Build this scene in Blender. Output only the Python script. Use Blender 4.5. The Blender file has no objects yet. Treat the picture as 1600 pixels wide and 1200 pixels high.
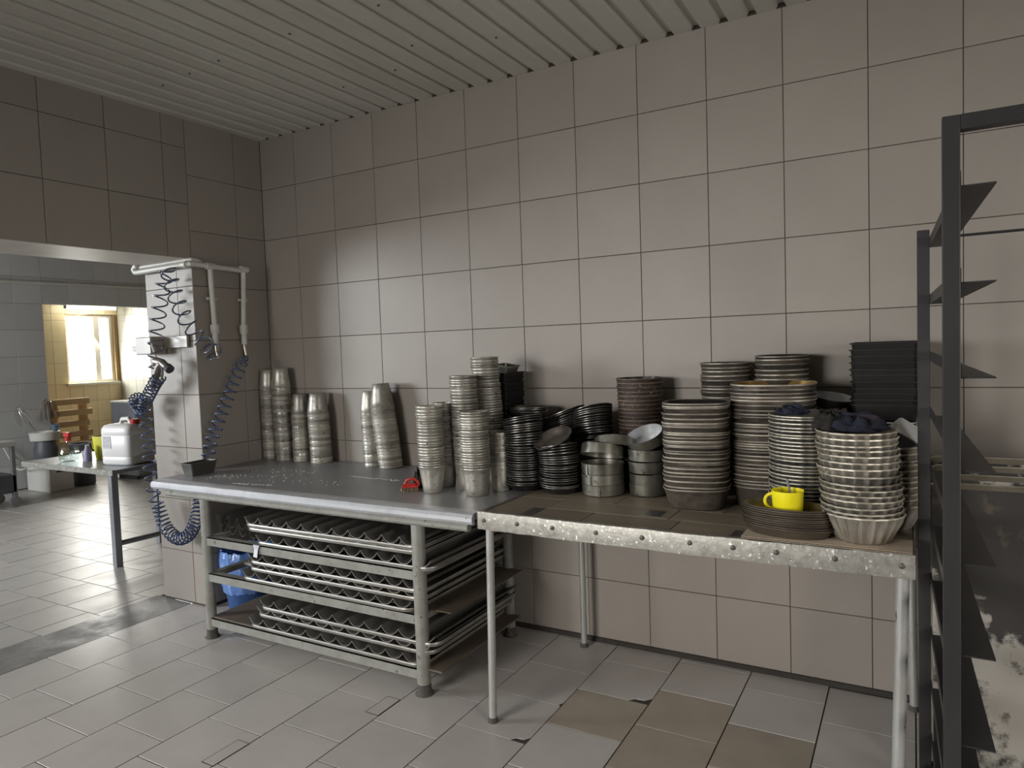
import bpy, math, random
from mathutils import Vector, Matrix
random.seed(7)
sc = bpy.context.scene
col = sc.collection
PI = math.pi
# ------------------------------------------------------------------ camera
cam = bpy.data.cameras.new('camera'); camo = bpy.data.objects.new('camera', cam); col.objects.link(camo)
cam.sensor_width = 36.0; cam.lens = 1094.0 / 1600 * 36; cam.clip_start = 0.05; cam.clip_end = 100
RT = Vector((0.86755896, 0.4961122, -0.03484445)); DN = Vector((-0.00422941, -0.06270015, -0.99802345)); FW = Vector((-0.49731636, 0.86599156, -0.05229782))
m = Matrix.Identity(4)
for i in range(3):
    m[i][0] = RT[i]; m[i][1] = -DN[i]; m[i][2] = -FW[i]
m.translation = (3.78654, -3.29792, 1.54227)
camo.matrix_world = m
sc.camera = camo
# ------------------------------------------------------------------ world, light, exposure
w = bpy.data.worlds.new('daylight'); sc.world = w; w.use_nodes = True
w.node_tree.nodes['Background'].inputs[0].default_value = (0.86, 0.93, 1.0, 1)
w.node_tree.nodes['Background'].inputs[1].default_value = 3.0
sc.view_settings.view_transform = 'Standard'; sc.view_settings.look = 'None'
sc.view_settings.gamma = 1.0; sc.view_settings.use_curve_mapping = False
sc.view_settings.exposure = 0.0

def area(name, loc, target, sx, sy, power, color=(1, 1, 1), spread=180):
    l = bpy.data.lights.new(name, 'AREA'); l.shape = 'RECTANGLE'; l.size = sx; l.size_y = sy; l.energy = power; l.color = color; l.spread = math.radians(spread)
    o = bpy.data.objects.new(name, l); col.objects.link(o); o.location = loc
    d = Vector(target) - Vector(loc); o.rotation_euler = d.to_track_quat('-Z', 'Y').to_euler()
    return o
# daylight just outside the window openings
area('daylight_front_window', (0.9, -6.12, 1.7), (2.6, -2.6, -0.2), 1.8, 1.3, 84, (1.0, 0.955, 0.9), 104)
area('daylight_right_window', (6.12, -2.7, 1.45), (3.2, -0.2, 0.3), 1.0, 1.1, 26, (1.0, 0.94, 0.87), 110)
area('daylight_prep_window', (-4.2, -4.66, 1.98), (0.6, -0.3, 0.8), 2.3, 1.4, 430, (0.93, 0.97, 1.0))
area('daylight_end_window', (-7.5, 2.8, 1.8), (-2.0, 0.2, 0.2), 0.75, 1.0, 90, (1.0, 0.96, 0.88))

# ------------------------------------------------------------------ materials
def hexc(r, g, b):
    f = lambda c: (c / 12.92 if c <= 0.04045 else ((c + 0.055) / 1.055) ** 2.4)
    return (f(r / 255), f(g / 255), f(b / 255))

def mat(name, c1, c2=None, c3=None, rough=0.5, metal=0.0, scale=8.0, amt=0.5, thr=None, rnd=0.0, bump=0.0, bscale=40.0, rough2=None,
        stretch=None, spec=0.5, metal2=None, detail=6.0, rnd_mix=0.0, coat=0.0, coords='Object', scale3=None, thr3=(0.6, 0.7), metal3=None):
    """c1 base, c2 stain driven by noise, c3 second finer stain; rnd varies the value for each object."""
    mt = bpy.data.materials.new(name); mt.use_nodes = True
    nt = mt.node_tree; N = nt.nodes; L = nt.links
    b = N['Principled BSDF']
    b.inputs['Roughness'].default_value = rough; b.inputs['Metallic'].default_value = metal
    b.inputs['Specular IOR Level'].default_value = spec
    if coat: b.inputs['Coat Weight'].default_value = coat
    tc = N.new('ShaderNodeTexCoord'); oi = N.new('ShaderNodeObjectInfo')
    off = N.new('ShaderNodeVectorMath'); off.operation = 'SCALE'; off.inputs[0].default_value = (13.1, 7.7, 5.3)
    L.new(oi.outputs['Random'], off.inputs['Scale'])
    add = N.new('ShaderNodeVectorMath'); add.operation = 'ADD'
    L.new(tc.outputs[coords], add.inputs[0]); L.new(off.outputs[0], add.inputs[1])
    vec = add.outputs[0]
    if stretch:
        mp = N.new('ShaderNodeMapping'); mp.inputs['Scale'].default_value = stretch; L.new(vec, mp.inputs[0]); vec = mp.outputs[0]
    colour = None
    def noise(s, d=detail):
        n = N.new('ShaderNodeTexNoise'); n.inputs['Scale'].default_value = s; n.inputs['Detail'].default_value = d; n.inputs['Roughness'].default_value = 0.62
        L.new(vec, n.inputs['Vector']); return n.outputs['Fac']
    def ramp(src, a, bb):
        r = N.new('ShaderNodeMapRange'); r.inputs['From Min'].default_value = a; r.inputs['From Max'].default_value = bb; r.clamp = True
        L.new(src, r.inputs['Value']); return r.outputs['Result']
    def mix(f, a, bb):
        mx = N.new('ShaderNodeMix'); mx.data_type = 'RGBA'
        if isinstance(f, float): mx.inputs[0].default_value = f
        else: L.new(f, mx.inputs[0])
        for i, v in ((6, a), (7, bb)):
            if isinstance(v, tuple): mx.inputs[i].default_value = (*v, 1)
            else: L.new(v, mx.inputs[i])
        return mx.outputs[2]
    def math_(op, a, bb):
        q = N.new('ShaderNodeMath'); q.operation = op
        for i, v in ((0, a), (1, bb)):
            if isinstance(v, float): q.inputs[i].default_value = v
            else: L.new(v, q.inputs[i])
        return q.outputs[0]
    cur = c1; mv = None; rv = None
    if c2:
        lo, hi = thr if thr else (0.35, 0.65)
        f = ramp(noise(scale), lo, hi)
        if amt < 1: f = math_('MULTIPLY', f, float(amt))
        if rnd_mix:
            f = math_('MULTIPLY', f, math_('ADD', math_('MULTIPLY', oi.outputs['Random'], float(rnd_mix)), float(1 - rnd_mix)))
        cur = mix(f, c1, c2)
        if rough2 is not None:
            rv = math_('ADD', math_('MULTIPLY', f, float(rough2 - rough)), float(rough))
        if metal2 is not None:
            mv = math_('ADD', math_('MULTIPLY', f, float(metal2 - metal)), float(metal))
    if c3:
        f3 = ramp(noise(scale3 or scale * 4), thr3[0], thr3[1])
        cur = mix(f3, cur, c3)
    if rnd:
        # per-object value change
        h = N.new('ShaderNodeHueSaturation')
        frac = N.new('ShaderNodeMath'); frac.operation = 'FRACT'
        L.new(math_('MULTIPLY', oi.outputs['Random'], 17.31), frac.inputs[0])
        L.new(math_('ADD', math_('MULTIPLY', frac.outputs[0], float(2 * rnd)), float(1 - rnd)), h.inputs['Value'])
        if isinstance(cur, tuple): h.inputs['Color'].default_value = (*cur, 1)
        else: L.new(cur, h.inputs['Color'])
        cur = h.outputs[0]
    if isinstance(cur, tuple): b.inputs['Base Color'].default_value = (*cur, 1)
    else: L.new(cur, b.inputs['Base Color'])
    if rv is not None: L.new(rv, b.inputs['Roughness'])
    if mv is not None: L.new(mv, b.inputs['Metallic'])
    if bump:
        bp = N.new('ShaderNodeBump'); bp.inputs['Strength'].default_value = bump; bp.inputs['Distance'].default_value = 0.01
        L.new(noise(bscale, 3.0), bp.inputs['Height']); L.new(bp.outputs[0], b.inputs['Normal'])
    return mt

M = {}
M['wall_tile'] = mat('wall_tile', (0.29, 0.257, 0.226), (0.255, 0.225, 0.197), rough=0.5, scale=3, rnd=0.05, bump=0.02, bscale=6)
M['grout'] = mat('grout', (0.055, 0.04, 0.03), (0.03, 0.022, 0.018), rough=0.9)
M['floor_tile'] = mat('floor_tile', (0.44, 0.41, 0.385), (0.35, 0.33, 0.31), rough=0.3, rough2=0.5, scale=5, thr=(0.4, 0.75), rnd=0.05, bump=0.03, bscale=9)
M['floor_tile_brown'] = mat('floor_tile_brown', (0.33, 0.285, 0.23), (0.26, 0.22, 0.175), rough=0.42, scale=6, rnd=0.05)
M['floor_tile_far'] = mat('floor_tile_far', (0.40, 0.375, 0.345), (0.29, 0.27, 0.25), rough=0.36, rough2=0.5, scale=5, thr=(0.4, 0.8), rnd=0.05, bump=0.04, bscale=8)
M['floor_grout'] = mat('floor_grout', (0.045, 0.038, 0.033), (0.02, 0.018, 0.016), rough=0.9)
M['cement'] = mat('cement', (0.20, 0.195, 0.19), (0.085, 0.08, 0.074), rough=0.35, rough2=0.75, scale=4, thr=(0.4, 0.6), bump=0.15, bscale=30)
M['plaster'] = mat('plaster', (0.28, 0.25, 0.22), (0.25, 0.22, 0.19), rough=0.8, scale=2)
M['soffit'] = mat('soffit', (0.62, 0.58, 0.52), (0.5, 0.46, 0.4), rough=0.45, scale=3, thr=(0.45, 0.75))
M['yellow_tile'] = mat('yellow_tile', (0.80, 0.68, 0.42), (0.74, 0.62, 0.38), rough=0.35, scale=3, rnd=0.05)
M['white_tile'] = mat('white_tile', (0.62, 0.63, 0.58), (0.55, 0.56, 0.5), rough=0.25, scale=3, rnd=0.03)
M['wall_tile_veiled'] = mat('wall_tile_veiled', (0.52, 0.52, 0.51), (0.47, 0.47, 0.46), rough=0.5, scale=3, rnd=0.04)  # lightened, greyer copy of the wall tile; far-room haze put into the colour
M['yellow_grout'] = mat('yellow_grout', (0.25, 0.17, 0.08), rough=0.9)
M['ceiling'] = mat('ceiling', (0.50, 0.49, 0.44), (0.36, 0.34, 0.29), (0.16, 0.11, 0.06), rough=0.5, scale=2.5, thr=(0.45, 0.75), stretch=(1, 0.35, 1), scale3=9, thr3=(0.71, 0.76))
M['white_pvc'] = mat('white_pvc', (0.58, 0.57, 0.53), (0.45, 0.43, 0.38), rough=0.4, scale=12)
M['window_frame'] = mat('window_frame', (0.7, 0.66, 0.55), rough=0.4)
M['bench_steel'] = mat('bench_steel', (0.36, 0.36, 0.37), (0.25, 0.25, 0.26), (0.6, 0.58, 0.53), rough=0.36, rough2=0.5, metal=0.45, scale=3, thr=(0.35, 0.7), scale3=26, thr3=(0.72, 0.76), bump=0.03, bscale=5)
M['bench_edge'] = mat('bench_edge', (0.60, 0.61, 0.64), (0.36, 0.36, 0.37), (0.15, 0.14, 0.13), rough=0.4, metal=0.55, scale=9, thr=(0.45, 0.75), scale3=30, thr3=(0.68, 0.72))
M['painted_steel'] = mat('painted_steel', (0.27, 0.27, 0.245), (0.16, 0.15, 0.128), (0.07, 0.055, 0.04), rough=0.5, metal=0.2, scale=11, thr=(0.4, 0.66), scale3=40, thr3=(0.61, 0.68), bump=0.1)
M['foot'] = mat('foot', (0.06, 0.055, 0.05), (0.2, 0.19, 0.18), rough=0.8, scale=20, thr=(0.55, 0.7), bump=0.3)
M['angle_steel'] = mat('angle_steel', (0.32, 0.31, 0.28), (0.10, 0.088, 0.07), (0.72, 0.72, 0.71), rough=0.42, metal=0.5, scale=30, thr=(0.36, 0.66), scale3=75, thr3=(0.61, 0.66), bump=0.12)
M['tube_steel'] = mat('tube_steel', (0.40, 0.40, 0.385), (0.22, 0.21, 0.19), (0.1, 0.08, 0.06), rough=0.42, metal=0.4, scale=10, thr=(0.4, 0.7), scale3=34, thr3=(0.66, 0.7), stretch=(1, 1, 0.4))
M['rivet'] = mat('rivet', (0.12, 0.11, 0.1), (0.06, 0.05, 0.045), rough=0.5, metal=0.6)
M['cardboard'] = mat('cardboard', (0.23, 0.19, 0.14), (0.13, 0.105, 0.076), (0.34, 0.29, 0.22), rough=0.55, scale=5, thr=(0.35, 0.7), rnd=0.16, stretch=(0.6, 1.6, 1), scale3=22, thr3=(0.66, 0.74))
M['cardboard_light'] = mat('cardboard_light', (0.52, 0.43, 0.33), (0.40, 0.32, 0.235), (0.1, 0.08, 0.06), rough=0.85, scale=5, thr=(0.4, 0.7), scale3=30, thr3=(0.72, 0.76))
M['tape'] = mat('tape', (0.07, 0.066, 0.058), rough=0.35)
M['tin'] = mat('tin', (0.47, 0.455, 0.415), (0.24, 0.19, 0.115), (0.10, 0.075, 0.045), rough=0.4, rough2=0.55, metal=0.8, metal2=0.45, scale=20, thr=(0.4, 0.68), rnd=0.35, rnd_mix=0.5, scale3=48, thr3=(0.6, 0.68))
M['black_pan'] = mat('black_pan', (0.045, 0.042, 0.04), (0.022, 0.02, 0.019), (0.12, 0.09, 0.065), rough=0.33, metal=0.65, scale=14, thr=(0.4, 0.65), rnd=0.3, scale3=40, thr3=(0.7, 0.76))
M['black_pan_inside'] = mat('black_pan_inside', (0.2, 0.18, 0.16), (0.09, 0.075, 0.06), rough=0.32, metal=0.7, scale=11, thr=(0.4, 0.65))
M['ring_steel'] = mat('ring_steel', (0.25, 0.24, 0.205), (0.075, 0.066, 0.045), (0.025, 0.022, 0.017), rough=0.35, metal=0.7, scale=14, thr=(0.4, 0.65), rnd=0.18, scale3=34, thr3=(0.62, 0.7))
M['rust_pan'] = mat('rust_pan', (0.055, 0.036, 0.027), (0.02, 0.014, 0.011), (0.24, 0.19, 0.15), rough=0.55, metal=0.3, scale=22, thr=(0.4, 0.6), rnd=0.3, scale3=60, thr3=(0.6, 0.68))
M['used_pan'] = mat('used_pan', (0.13, 0.11, 0.09), (0.035, 0.028, 0.024), (0.016, 0.013, 0.012), rough=0.42, metal=0.5, scale=16, thr=(0.42, 0.58), rnd=0.45, rnd_mix=0.55, scale3=46, thr3=(0.62, 0.68))
M['pan_rim'] = mat('pan_rim', (0.31, 0.28, 0.235), (0.10, 0.082, 0.065), rough=0.45, metal=0.4, scale=11, thr=(0.42, 0.6), rnd=0.5)
M['black_rim'] = mat('black_rim', (0.22, 0.21, 0.2), (0.07, 0.065, 0.06), rough=0.35, metal=0.8, scale=16, thr=(0.42, 0.62), rnd=0.3)
M['flute_rim'] = mat('flute_rim', (0.55, 0.51, 0.43), (0.25, 0.19, 0.12), rough=0.4, metal=0.6, scale=12, thr=(0.45, 0.65), rnd=0.15)
M['rust_rim'] = mat('rust_rim', (0.17, 0.125, 0.1), (0.035, 0.022, 0.017), rough=0.6, metal=0.2, scale=26, thr=(0.42, 0.58), rnd=0.4)
M['golden_pan'] = mat('golden_pan', (0.42, 0.27, 0.09), (0.12, 0.075, 0.03), rough=0.35, metal=0.7, scale=12, thr=(0.4, 0.65))
M['fluted_tin'] = mat('fluted_tin', (0.36, 0.335, 0.29), (0.12, 0.092, 0.065), (0.05, 0.04, 0.03), rough=0.38, metal=0.65, scale=14, thr=(0.4, 0.68), rnd=0.3, rnd_mix=0.6, scale3=44, thr3=(0.66, 0.72))
M['fluted_grey'] = mat('fluted_grey', (0.24, 0.235, 0.22), (0.10, 0.09, 0.08), rough=0.4, metal=0.7, scale=18, thr=(0.4, 0.65), rnd=0.2)
M['oval_dark'] = mat('oval_dark', (0.10, 0.08, 0.06), (0.055, 0.045, 0.036), rough=0.42, metal=0.5, scale=10, rnd=0.2)
M['oval_gold'] = mat('oval_gold', (0.30, 0.25, 0.12), (0.16, 0.13, 0.07), rough=0.3, metal=0.7, scale=9)
M['black_tin'] = mat('black_tin', (0.009, 0.0085, 0.008), (0.018, 0.016, 0.014), rough=0.5, metal=0.1, spec=0.3, scale=14, rnd=0.25)
M['bright_steel'] = mat('bright_steel', (0.68, 0.69, 0.71), (0.5, 0.5, 0.52), rough=0.38, metal=0.55, scale=8)
M['tray_steel'] = mat('tray_steel', (0.27, 0.265, 0.245), (0.17, 0.165, 0.15), rough=0.4, metal=0.55, scale=9, rnd=0.12, thr=(0.4, 0.7))
M['tray_rim'] = mat('tray_rim', (0.33, 0.32, 0.30), (0.18, 0.15, 0.105), rough=0.45, metal=0.6, scale=8, thr=(0.45, 0.75), rnd=0.12)
M['shelf_board'] = mat('shelf_board', (0.13, 0.10, 0.072), (0.065, 0.05, 0.036), (0.24, 0.2, 0.16), rough=0.7, scale=6, scale3=18, thr3=(0.7, 0.78))
M['blue_plastic'] = mat('blue_plastic', (0.03, 0.085, 0.25), (0.02, 0.06, 0.18), rough=0.4)
M['blue_bag'] = mat('blue_bag', (0.12, 0.24, 0.56), (0.06, 0.12, 0.34), rough=0.22, scale=12, bump=0.5, bscale=22, coat=0.3)
M['blue_hose'] = mat('blue_hose', (0.055, 0.082, 0.17), rough=0.25, coat=0.4)
M['grey_hose'] = mat('grey_hose', (0.07, 0.085, 0.13), rough=0.28, coat=0.4)
M['gun_grey'] = mat('gun_grey', (0.16, 0.145, 0.13), (0.09, 0.08, 0.07), rough=0.4, metal=0.4, scale=25)
M['brass'] = mat('brass', (0.55, 0.50, 0.42), rough=0.25, metal=0.9)
M['beige_plastic'] = mat('beige_plastic', (0.27, 0.24, 0.2), (0.2, 0.175, 0.145), rough=0.35, scale=9)
M['rack_black'] = mat('rack_black', (0.03, 0.029, 0.03), (0.055, 0.052, 0.052), (0.12, 0.11, 0.1), rough=0.45, metal=0.35, scale=6, thr=(0.4, 0.75), stretch=(1, 1, 0.5), scale3=30, thr3=(0.7, 0.78))
M['sheet_grime'] = mat('sheet_grime', (0.028, 0.025, 0.023), (0.50, 0.47, 0.42), (0.07, 0.055, 0.04), rough=0.5, rough2=0.3, metal=0.35, metal2=0.6, scale=2.6, thr=(0.53, 0.57), amt=1.0, scale3=14, thr3=(0.58, 0.68))
M['sheet_rim'] = mat('sheet_rim', (0.33, 0.30, 0.24), (0.10, 0.08, 0.06), rough=0.45, metal=0.6, scale=7, thr=(0.4, 0.65))
M['yellow_mug'] = mat('yellow_mug', (0.92, 0.80, 0.02), rough=0.3)
M['rag_dark'] = mat('rag_dark', (0.016, 0.014, 0.012), (0.035, 0.025, 0.02), rough=0.95, scale=18, bump=0.5, bscale=90)
M['rag_blue'] = mat('rag_blue', (0.014, 0.017, 0.032), (0.05, 0.03, 0.022), rough=0.95, scale=14, thr=(0.5, 0.65), bump=0.5, bscale=90)
M['red_plastic'] = mat('red_plastic', (0.42, 0.03, 0.025), (0.28, 0.02, 0.018), rough=0.35, scale=20)
M['bristle'] = mat('bristle', (0.18, 0.13, 0.08), (0.09, 0.06, 0.04), rough=0.9, scale=60)
M['loaf_dark'] = mat('loaf_dark', (0.09, 0.088, 0.08), (0.045, 0.044, 0.042), rough=0.5, metal=0.4, scale=12)
M['canister'] = mat('canister', (0.72, 0.70, 0.68), (0.66, 0.64, 0.62), rough=0.42, scale=4)
M['label_print'] = mat('label_print', (0.5, 0.5, 0.5), (0.25, 0.25, 0.26), rough=0.6, scale=90, thr=(0.45, 0.55))
M['yellow_green'] = mat('yellow_green', (0.60, 0.58, 0.06), (0.5, 0.47, 0.05), rough=0.45, scale=6)
M['violet'] = mat('violet', (0.2, 0.18, 0.28), rough=0.5)
M['white_box'] = mat('white_box', (0.55, 0.54, 0.5), (0.47, 0.46, 0.42), rough=0.55, scale=4)
M['grey_metal'] = mat('grey_metal', (0.30, 0.31, 0.33), (0.2, 0.2, 0.22), rough=0.4, metal=0.5, scale=6)
M['dark_grey'] = mat('dark_grey', (0.09, 0.095, 0.11), (0.05, 0.05, 0.06), rough=0.5, scale=7)
M['wood'] = mat('wood', (0.58, 0.40, 0.21), (0.46, 0.30, 0.15), rough=0.7, scale=10, stretch=(1, 0.2, 1), rnd=0.12)
M['enamel_cup'] = mat('enamel_cup', (0.10, 0.15, 0.19), rough=0.35)
M['wire'] = mat('wire', (0.14, 0.10, 0.08), rough=0.4, metal=0.6)
M['steel_wire'] = mat('steel_wire', (0.55, 0.55, 0.55), rough=0.3, metal=0.9)
M['white_cable'] = mat('white_cable', (0.6, 0.6, 0.58), rough=0.5)
M['black_rubber'] = mat('black_rubber', (0.05, 0.05, 0.055), rough=0.7)
M['flour'] = mat('flour', (0.72, 0.70, 0.65), rough=0.95)

def glassy(name, tint, fac):
    mt = bpy.data.materials.new(name); mt.use_nodes = True; nt = mt.node_tree; N = nt.nodes; L = nt.links
    N.remove(N['Principled BSDF'])
    t = N.new('ShaderNodeBsdfTransparent'); t.inputs[0].default_value = (*tint, 1)
    g = N.new('ShaderNodeBsdfGlossy'); g.inputs['Roughness'].default_value = 0.04
    mx = N.new('ShaderNodeMixShader'); mx.inputs[0].default_value = fac
    L.new(t.outputs[0], mx.inputs[1]); L.new(g.outputs[0], mx.inputs[2]); L.new(mx.outputs[0], N['Material Output'].inputs[0])
    return mt
M['pane'] = glassy('pane', (0.97, 0.98, 0.98), 0.06)
M['clear_plastic'] = glassy('clear_plastic', (0.90, 0.94, 0.94), 0.16)

# ------------------------------------------------------------------ mesh helpers
class MB:
    def __init__(s): s.v = []; s.f = []; s.mi = []
    def add(s, v, f, mi=0):
        n = len(s.v); s.v += [tuple(p) for p in v]; s.f += [tuple(i + n for i in q) for q in f]; s.mi += [mi] * len(f)
    def box(s, x0, x1, y0, y1, z0, z1, c=0.0, mi=0):
        if c <= 0:
            v = [(x, y, z) for z in (z0, z1) for y in (y0, y1) for x in (x0, x1)]
            s.add(v, [(0, 2, 3, 1), (4, 5, 7, 6), (0, 1, 5, 4), (2, 6, 7, 3), (0, 4, 6, 2), (1, 3, 7, 5)], mi); return
        # chamfered box (chamfer on all edges)
        v = []; idx = {}
        for ix, X in enumerate((x0, x1)):
            for iy, Y in enumerate((y0, y1)):
                for iz, Z in enumerate((z0, z1)):
                    sx = 1 - 2 * ix; sy = 1 - 2 * iy; sz = 1 - 2 * iz
                    for k, p in enumerate(((X, Y + sy * c, Z + sz * c), (X + sx * c, Y, Z + sz * c), (X + sx * c, Y + sy * c, Z))):
                        idx[(ix, iy, iz, k)] = len(v); v.append(p)
        f = []
        for ix in (0, 1): f.append([idx[(ix, a, b, 0)] for a, b in ((0, 0), (1, 0), (1, 1), (0, 1))])
        for iy in (0, 1): f.append([idx[(a, iy, b, 1)] for a, b in ((0, 0), (1, 0), (1, 1), (0, 1))])
        for iz in (0, 1): f.append([idx[(a, b, iz, 2)] for a, b in ((0, 0), (1, 0), (1, 1), (0, 1))])
        for a in (0, 1):
            for b in (0, 1):
                f.append([idx[(a, b, 0, 0)], idx[(a, b, 1, 0)], idx[(a, b, 1, 1)], idx[(a, b, 0, 1)]])
                f.append([idx[(a, 0, b, 0)], idx[(a, 1, b, 0)], idx[(a, 1, b, 2)], idx[(a, 0, b, 2)]])
                f.append([idx[(0, a, b, 1)], idx[(1, a, b, 1)], idx[(1, a, b, 2)], idx[(0, a, b, 2)]])
        for a in (0, 1):
            for b in (0, 1):
                for d in (0, 1): f.append([idx[(a, b, d, k)] for k in range(3)])
        cen = Vector(((x0 + x1) / 2, (y0 + y1) / 2, (z0 + z1) / 2)); ff = []
        for q in f:
            P = [Vector(v[i]) for i in q]; n = (P[1] - P[0]).cross(P[2] - P[0]); mc = sum(P, Vector()) / len(P)
            ff.append(tuple(q) if n.dot(mc - cen) > 0 else tuple(reversed(q)))
        s.add(v, ff, mi)
    def tube(s, pts, r, seg=8, cap=True, mi=0, r1=None):
        pts = [Vector(p) for p in pts]; n = len(pts); V = []; F = []
        up = None
        for i, p in enumerate(pts):
            t = (pts[min(i + 1, n - 1)] - pts[max(i - 1, 0)]).normalized()
            if up is None:
                up = Vector((0, 0, 1)) if abs(t.z) < 0.9 else Vector((1, 0, 0))
            a = up - t * up.dot(t)
            if a.length < 1e-6: a = Vector((1, 0, 0)) - t * t.x
            a.normalize(); b = t.cross(a); up = a
            rr = r if r1 is None else r + (r1 - r) * i / (n - 1)
            for k in range(seg):
                an = 2 * PI * k / seg; V.append(p + (a * math.cos(an) + b * math.sin(an)) * rr)
        for i in range(n - 1):
            for k in range(seg):
                k2 = (k + 1) % seg; F.append((i * seg + k, i * seg + k2, (i + 1) * seg + k2, (i + 1) * seg + k))
        if cap: F.append(tuple(reversed(range(seg)))); F.append(tuple((n - 1) * seg + k for k in range(seg)))
        s.add(V, F, mi)
    def lathe(s, prof, seg=32, sx=1.0, sy=1.0, flute=0, famp=None, power=2.0, mi=None, cx=0, cy=0, cz=0, cap0=True):
        V = []; F = []; MI = []; n = len(prof)
        for i, (r, z) in enumerate(prof):
            for k in range(seg):
                an = 2 * PI * k / seg; c = math.cos(an); q = math.sin(an)
                rr = r
                if power != 2.0: rr = r / ((abs(c) ** power + abs(q) ** power) ** (1 / power))
                if flute: rr *= 1 + famp[i] * math.cos(flute * an)
                V.append((cx + rr * c * sx, cy + rr * q * sy, cz + z))
        for i in range(n - 1):
            for k in range(seg):
                k2 = (k + 1) % seg; F.append((i * seg + k, i * seg + k2, (i + 1) * seg + k2, (i + 1) * seg + k)); MI.append(mi[i] if mi else 0)
        if cap0: F.append(tuple(reversed(range(seg)))); MI.append(mi[0] if mi else 0)
        F.append(tuple((n - 1) * seg + k for k in range(seg))); MI.append(mi[-1] if mi else 0)
        nn = len(s.v); s.v += V; s.f += [tuple(i + nn for i in q) for q in F]; s.mi += MI
    def disc(s, c, r, h, seg=10, mi=0):
        s.lathe([(r, 0), (r, h * 0.5), (r * 0.6, h)], seg, cx=c[0], cy=c[1], cz=c[2], mi=[mi] * 3)
    def xform(s, mtx):
        s.v = [tuple(mtx @ Vector(p)) for p in s.v]; return s
    def mesh(s, name, mats, smooth=False, sharp=35):
        me = bpy.data.meshes.new(name); me.from_pydata(s.v, [], s.f)
        for mm in (mats if isinstance(mats, (list, tuple)) else [mats]): me.materials.append(M[mm])
        me.polygons.foreach_set('material_index', s.mi)
        if smooth:
            me.polygons.foreach_set('use_smooth', [True] * len(me.polygons))
            try: me.set_sharp_from_angle(angle=math.radians(sharp))
            except Exception: pass
        me.update(); return me
    def build(s, name, mats, parent=None, smooth=False, sharp=35, loc=None):
        return put(name, s.mesh(name, mats, smooth, sharp), parent, loc)

def put(name, me, parent=None, loc=None, rot=None):
    o = bpy.data.objects.new(name, me); col.objects.link(o)
    if parent: o.parent = parent
    if loc is not None: o.location = loc
    if rot is not None: o.rotation_euler = rot
    return o
def tag(o, label=None, cat=None, group=None, kind=None):
    if label: o['label'] = label
    if cat: o['category'] = cat
    if group: o['group'] = group
    if kind: o['kind'] = kind
    return o
def empty(name, loc=(0, 0, 0), rz=0.0):
    o = bpy.data.objects.new(name, None); col.objects.link(o); o.location = loc; o.rotation_euler = (0, 0, rz); o.empty_display_size = 0.1
    return o
def bx(name, m_, x0, x1, y0, y1, z0, z1, parent=None, c=0.0):
    b = MB(); b.box(x0, x1, y0, y1, z0, z1, c); return b.build(name, m_, parent)

# ------------------------------------------------------------------ tiles
_tc = {}
def tile(parent, O, U, V, wd, ht, m_, name='tile', gap=0.003, th=0.008, jit=0.0012):
    """a chamfered tile; O is its corner on the tile face plane, U x V points out of the wall"""
    U = Vector(U); V = Vector(V); Nn = U.cross(V)
    key = (round(wd, 3), round(ht, 3), tuple(U), tuple(V), m_)
    if key not in _tc:
        g = gap / 2; c = 0.0014 if abs(Nn.z) < 0.5 else 0.0004; P = []
        for (iz, ins) in ((-th, 0), (-c, 0), (0, c)):
            a = g + ins
            for (u, v) in ((a, a), (wd - a, a), (wd - a, ht - a), (a, ht - a)):
                P.append(U * (u - wd / 2) + V * (v - ht / 2) + Nn * iz)
        F = [(8, 9, 10, 11)]
        for b0 in (0, 4):
            for k in range(4):
                k2 = (k + 1) % 4; F.append((b0 + k, b0 + k2, b0 + 4 + k2, b0 + 4 + k))
        b = MB(); b.add(P, F); _tc[key] = b.mesh('tile', m_)
    ctr = Vector(O) + U * wd / 2 + V * ht / 2 + Nn * random.uniform(-0.0004, 0.0004)
    o = put(name, _tc[key], parent, ctr)
    o.rotation_euler = (random.uniform(-jit, jit), random.uniform(-jit, jit), random.uniform(-jit, jit))
    return o
def tile_grid(parent, O, U, V, us, vs, m_, **kw):
    O = Vector(O); U_ = Vector(U); V_ = Vector(V)
    for a, b in zip(us[:-1], us[1:]):
        for c, d in zip(vs[:-1], vs[1:]):
            if b - a > 0.015 and d - c > 0.015: tile(parent, O + U_ * a + V_ * c, U, V, b - a, d - c, m_, **kw)
T = 0.33
ZC = 2.985
# main room ---------------------------------------------------------------
wb = tag(bx('wall_back', 'grout', -0.45, 6.1, 0.003, 0.2, 0, 3.1), kind='structure')
tile_grid(wb, (0, 0, 0), (1, 0, 0), (0, 0, 1), [0.02] + [T * i for i in range(1, 19)], [0.02] + [T * i for i in range(1, 9)] + [2.968], 'wall_tile')
# left wall with the wide opening: pillar, lintel and the stretch beyond
XL = 0.02; XF = -0.446; OY = -0.56; OZ = 2.14; OE = -3.1
b = MB()
b.box(XF + 0.003, XL - 0.003, OY + 0.003, 0.1, 0, 3.1)
b.box(XF + 0.003, XL - 0.003, OE, OY + 0.01, OZ + 0.003, 3.1)
b.box(XF + 0.003, XL - 0.003, -6.1, OE, 0, 3.1)
b.box(XF + 0.003, -0.2, 0.1, 3.6, 0, 3.1)
wl = tag(b.build('wall_left', 'grout'), kind='structure')
zr = [0.02] + [T * i for i in range(1, 9)] + [2.968]
def wall_left_tiles(ys, zs):
    # face normal +x : U=+y, V=+z
    for y0, y1 in zip(ys[:-1], ys[1:]):
        for z0, z1 in zip(zs[:-1], zs[1:]):
            if y1 - y0 > 0.015 and z1 - z0 > 0.015: tile(wl, (XL, y0, z0), (0, 1, 0), (0, 0, 1), y1 - y0, z1 - z0, 'wall_tile')
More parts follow.
